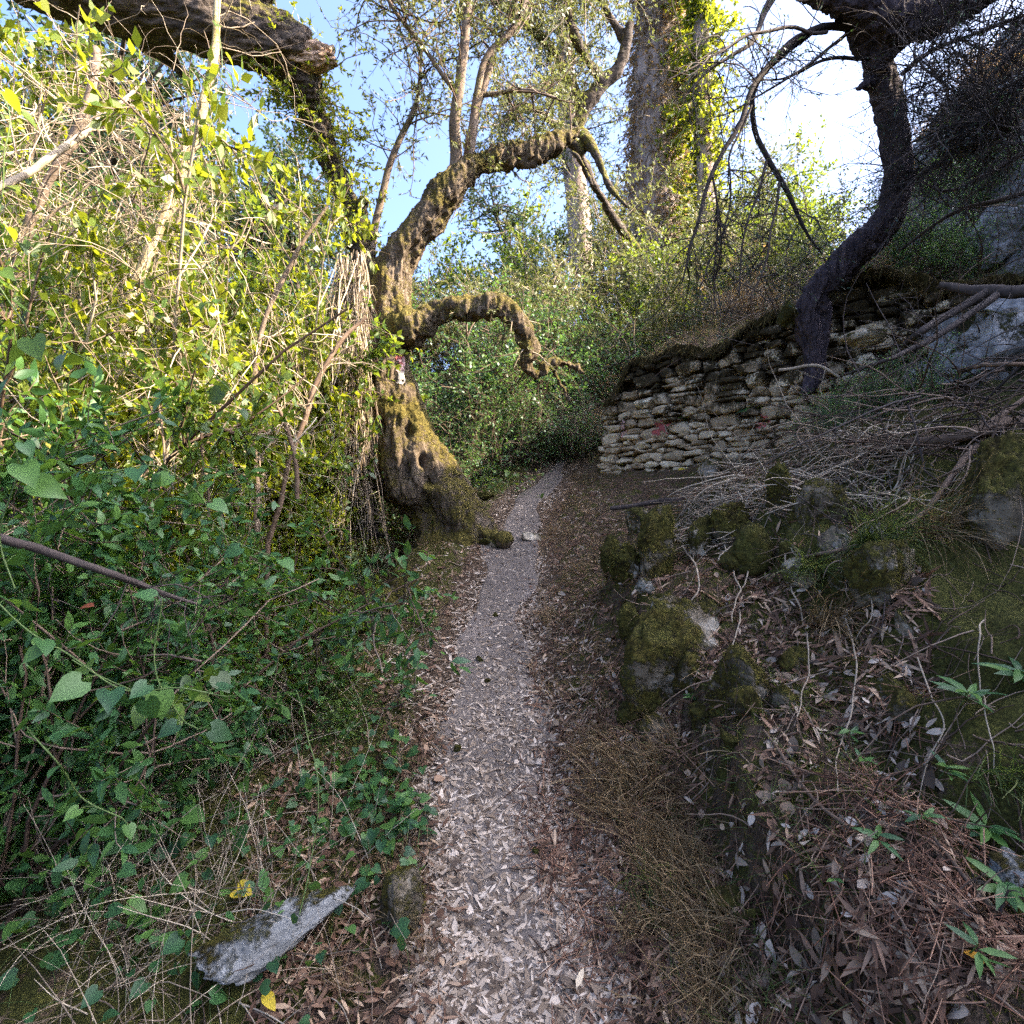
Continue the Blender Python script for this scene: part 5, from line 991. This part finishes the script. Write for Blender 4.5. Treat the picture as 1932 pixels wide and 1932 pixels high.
# brush with small leaves on the right slope
for k, (u, Y, sc, lb) in enumerate([(1720, 6.6, .4, 'dark green leafy bush right of the juniper foot'), (1790, 6.2, .34, 'blue green bush on the slope above the dead limb'), (1850, 7.0, .45, 'dark bush in the middle of the right slope'), (1640, 4.8, .22, 'low dark bush among the branches below the juniper'), (1720, 4.6, .24, 'low dark bush in front of the rock face'), (1600, 5.4, .2, 'small bush against the wall beside the juniper root'), (1560, 4.6, .15, 'small leafy sprig bush on the heap edge')]):
    place(shade, u, Y, sc, lb, 'dark bushes on the right slope')
for u, Y, sc, lb in [(1720, 9.5, .5, 'dry twiggy bush behind the juniper trunk'), (1900, 8.5, .5, 'dry twiggy bush at the upper right edge'), (1800, 5.6, .4, 'dry twiggy bush above the rock face'), (1620, 8.2, .7, 'dry twiggy bush on the terrace left of the juniper')]:
    place(dry, u, Y, sc, lb, 'dry bushes on the right slope')

# broken stones half buried along the ledge of the right bank
rng = np.random.default_rng(81)
for k in range(34):
    u, v = rng.uniform(1150, 1720), rng.uniform(1000, 1420); w_ = rng.uniform(26, 84)
    rock('bank_stone', 'small broken stone half buried in the mossy ledge of the right bank', u, v, w_, w_*rng.uniform(.5, .9), ('rock_moss', 'rock_beige', 'rock_patchy')[k % 3] if k % 5 else 'rock_moss', 300+k, 12, .8, rng.uniform(0, 3), rng.normal()*.2, 'small stones in the mossy ledge', sink=.6, cat='stone')
for lb, u, v, L, m, kn in [('yellow heart shaped leaf lying above the grey slab', 452, 1690, .085, 'leaf_yellow', 'heart'), ('brownish yellow leaf lying below the grey slab', 505, 1885, .08, 'leaf_yellow', 'oval'), ('orange leaf lying in the lower right needles', 1838, 1835, .06, 'leaf_orange', 'oval'), ('yellow leaf beside the white flecks of stone', 1480, 1680, .05, 'leaf_yellow', 'lance'), ('yellow leaf at the foot of the stone wall', 1292, 890, .14, 'leaf_yellow', 'oval'), ('long pale leaf lying at the bottom of the path', 1085, 1880, .09, 'leaf_straw', 'lance'), ('russet leaf hanging in the shaded left corner', 190, 1160, .07, 'leaf_russet', 'oval')]:
    if m not in M:
        c = {'leaf_yellow': (.42, .30, .03), 'leaf_orange': (.45, .22, .03), 'leaf_straw': (.5, .4, .28), 'leaf_russet': (.14, .04, .02)}[m]; M[m] = leaf_mat(m, [(0, tuple(x*.75 for x in c)), (1, c)], c, .2, .6, .2)
    b = gp(u, v) if m != 'leaf_russet' else at(u, v, 2.0); G = Geo(); a = rng.uniform(0, 6); G.add(*leaves(kn, (b+np.array([0, -.03, .035]))[None], np.array([[math.cos(a), math.sin(a), .1]]), np.array([[.1, -.5, .9]]), L, L*(.42 if kn == 'heart' else .25 if kn == 'oval' else .13), rng, .2))
    tag(G.build('fallen_leaf', M[m]), lb, 'leaf')

# straw grass, leaf litter and low twiggy bushes over the slope above the wall
rng = np.random.default_rng(91)
def slope(n):
    x = rng.uniform(1.5, 12, n); y = rng.uniform(4.5, 16, n); s_ = (x-WA[0])*WN[0]+(y-WA[1])*WN[1]; ok = (s_ > .5) & (np.abs(x/y) < 1.05); x, y = x[ok], y[ok]; return np.stack([x, y, H(x, y)], 1), np.tile([-.4, -.2, .9], (len(x), 1))
p, nr = slope(34000); p, nr = p[noise2(p[:, 0], p[:, 1], .9, 5) > -.15], nr[noise2(p[:, 0], p[:, 1], .9, 5) > -.15]; grass(p, nr, .2, .003, 'grass_dry', 'dry_grass', -.14)
p, nr = slope(16000); grass(p, nr, .16, .003, 'grass_green', 'green_grass', -.12)
p, nr = slope(2600); t = rdir(rng, len(p)); P = walk(p+np.array([0, 0, .03]), t*np.array([1, 1, .4])+np.array([0, 0, .2]), rng.uniform(.3, 1.4, len(p)), 8, .14, (0, 0, -.06), rng); G = Geo(); G.add(*tubes(P, np.linspace(.007, .002, 8)[None]*rng.uniform(.5, 1.5, (len(p), 1)), 4)); kind(G.build('fallen_twigs', M['twig_brown']), 'stuff')
for u, Y, sc, lb in [(1780, 8.6, .5, 'straw coloured bush in the middle of the slope above the wall'), (1850, 10.5, .6, 'dry grey bush under the ridge line'), (1740, 12.0, .7, 'dry grey bush on the ridge right of the juniper'), (1920, 7.2, .5, 'dry grey bush near the right edge above the wall'), (1660, 7.4, .5, 'dry grey bush on the wall behind the juniper foot')]:
    place(dry, u, Y, sc, lb, 'dry bushes on the right slope')
place(sunny, 1195, 12.6, .8, 'olive grey bush at the low end of the wall beside the bend', BG)

bramble = make_shrub('bramble', 'x', 'bramble', 29, 1.5, 1.3, 16, 14, 7, 3, M['leaf_shade'], M['twig_brown'], .05, .3, 'diamond', L1=.4, L2=.22, r0=.01, trop=(0, 0, -.05), wob=.16)
for u, Y, sc, lb in [(800, 9.6, .95, 'brown tangled bramble right behind the olive trunk'), (900, 10.0, 1.1, 'brown tangled bramble in the dark middle of the arch'), (990, 10.2, 1.0, 'brown bramble under the drooping end of the mossy limb'), (1075, 10.4, .8, 'brown bramble beside the bend of the path'), (850, 9.0, .7, 'low brown bramble at the shaded thicket foot')]:
    place(bramble, u, Y, sc, lb, 'brambles at the foot of the shaded thicket')
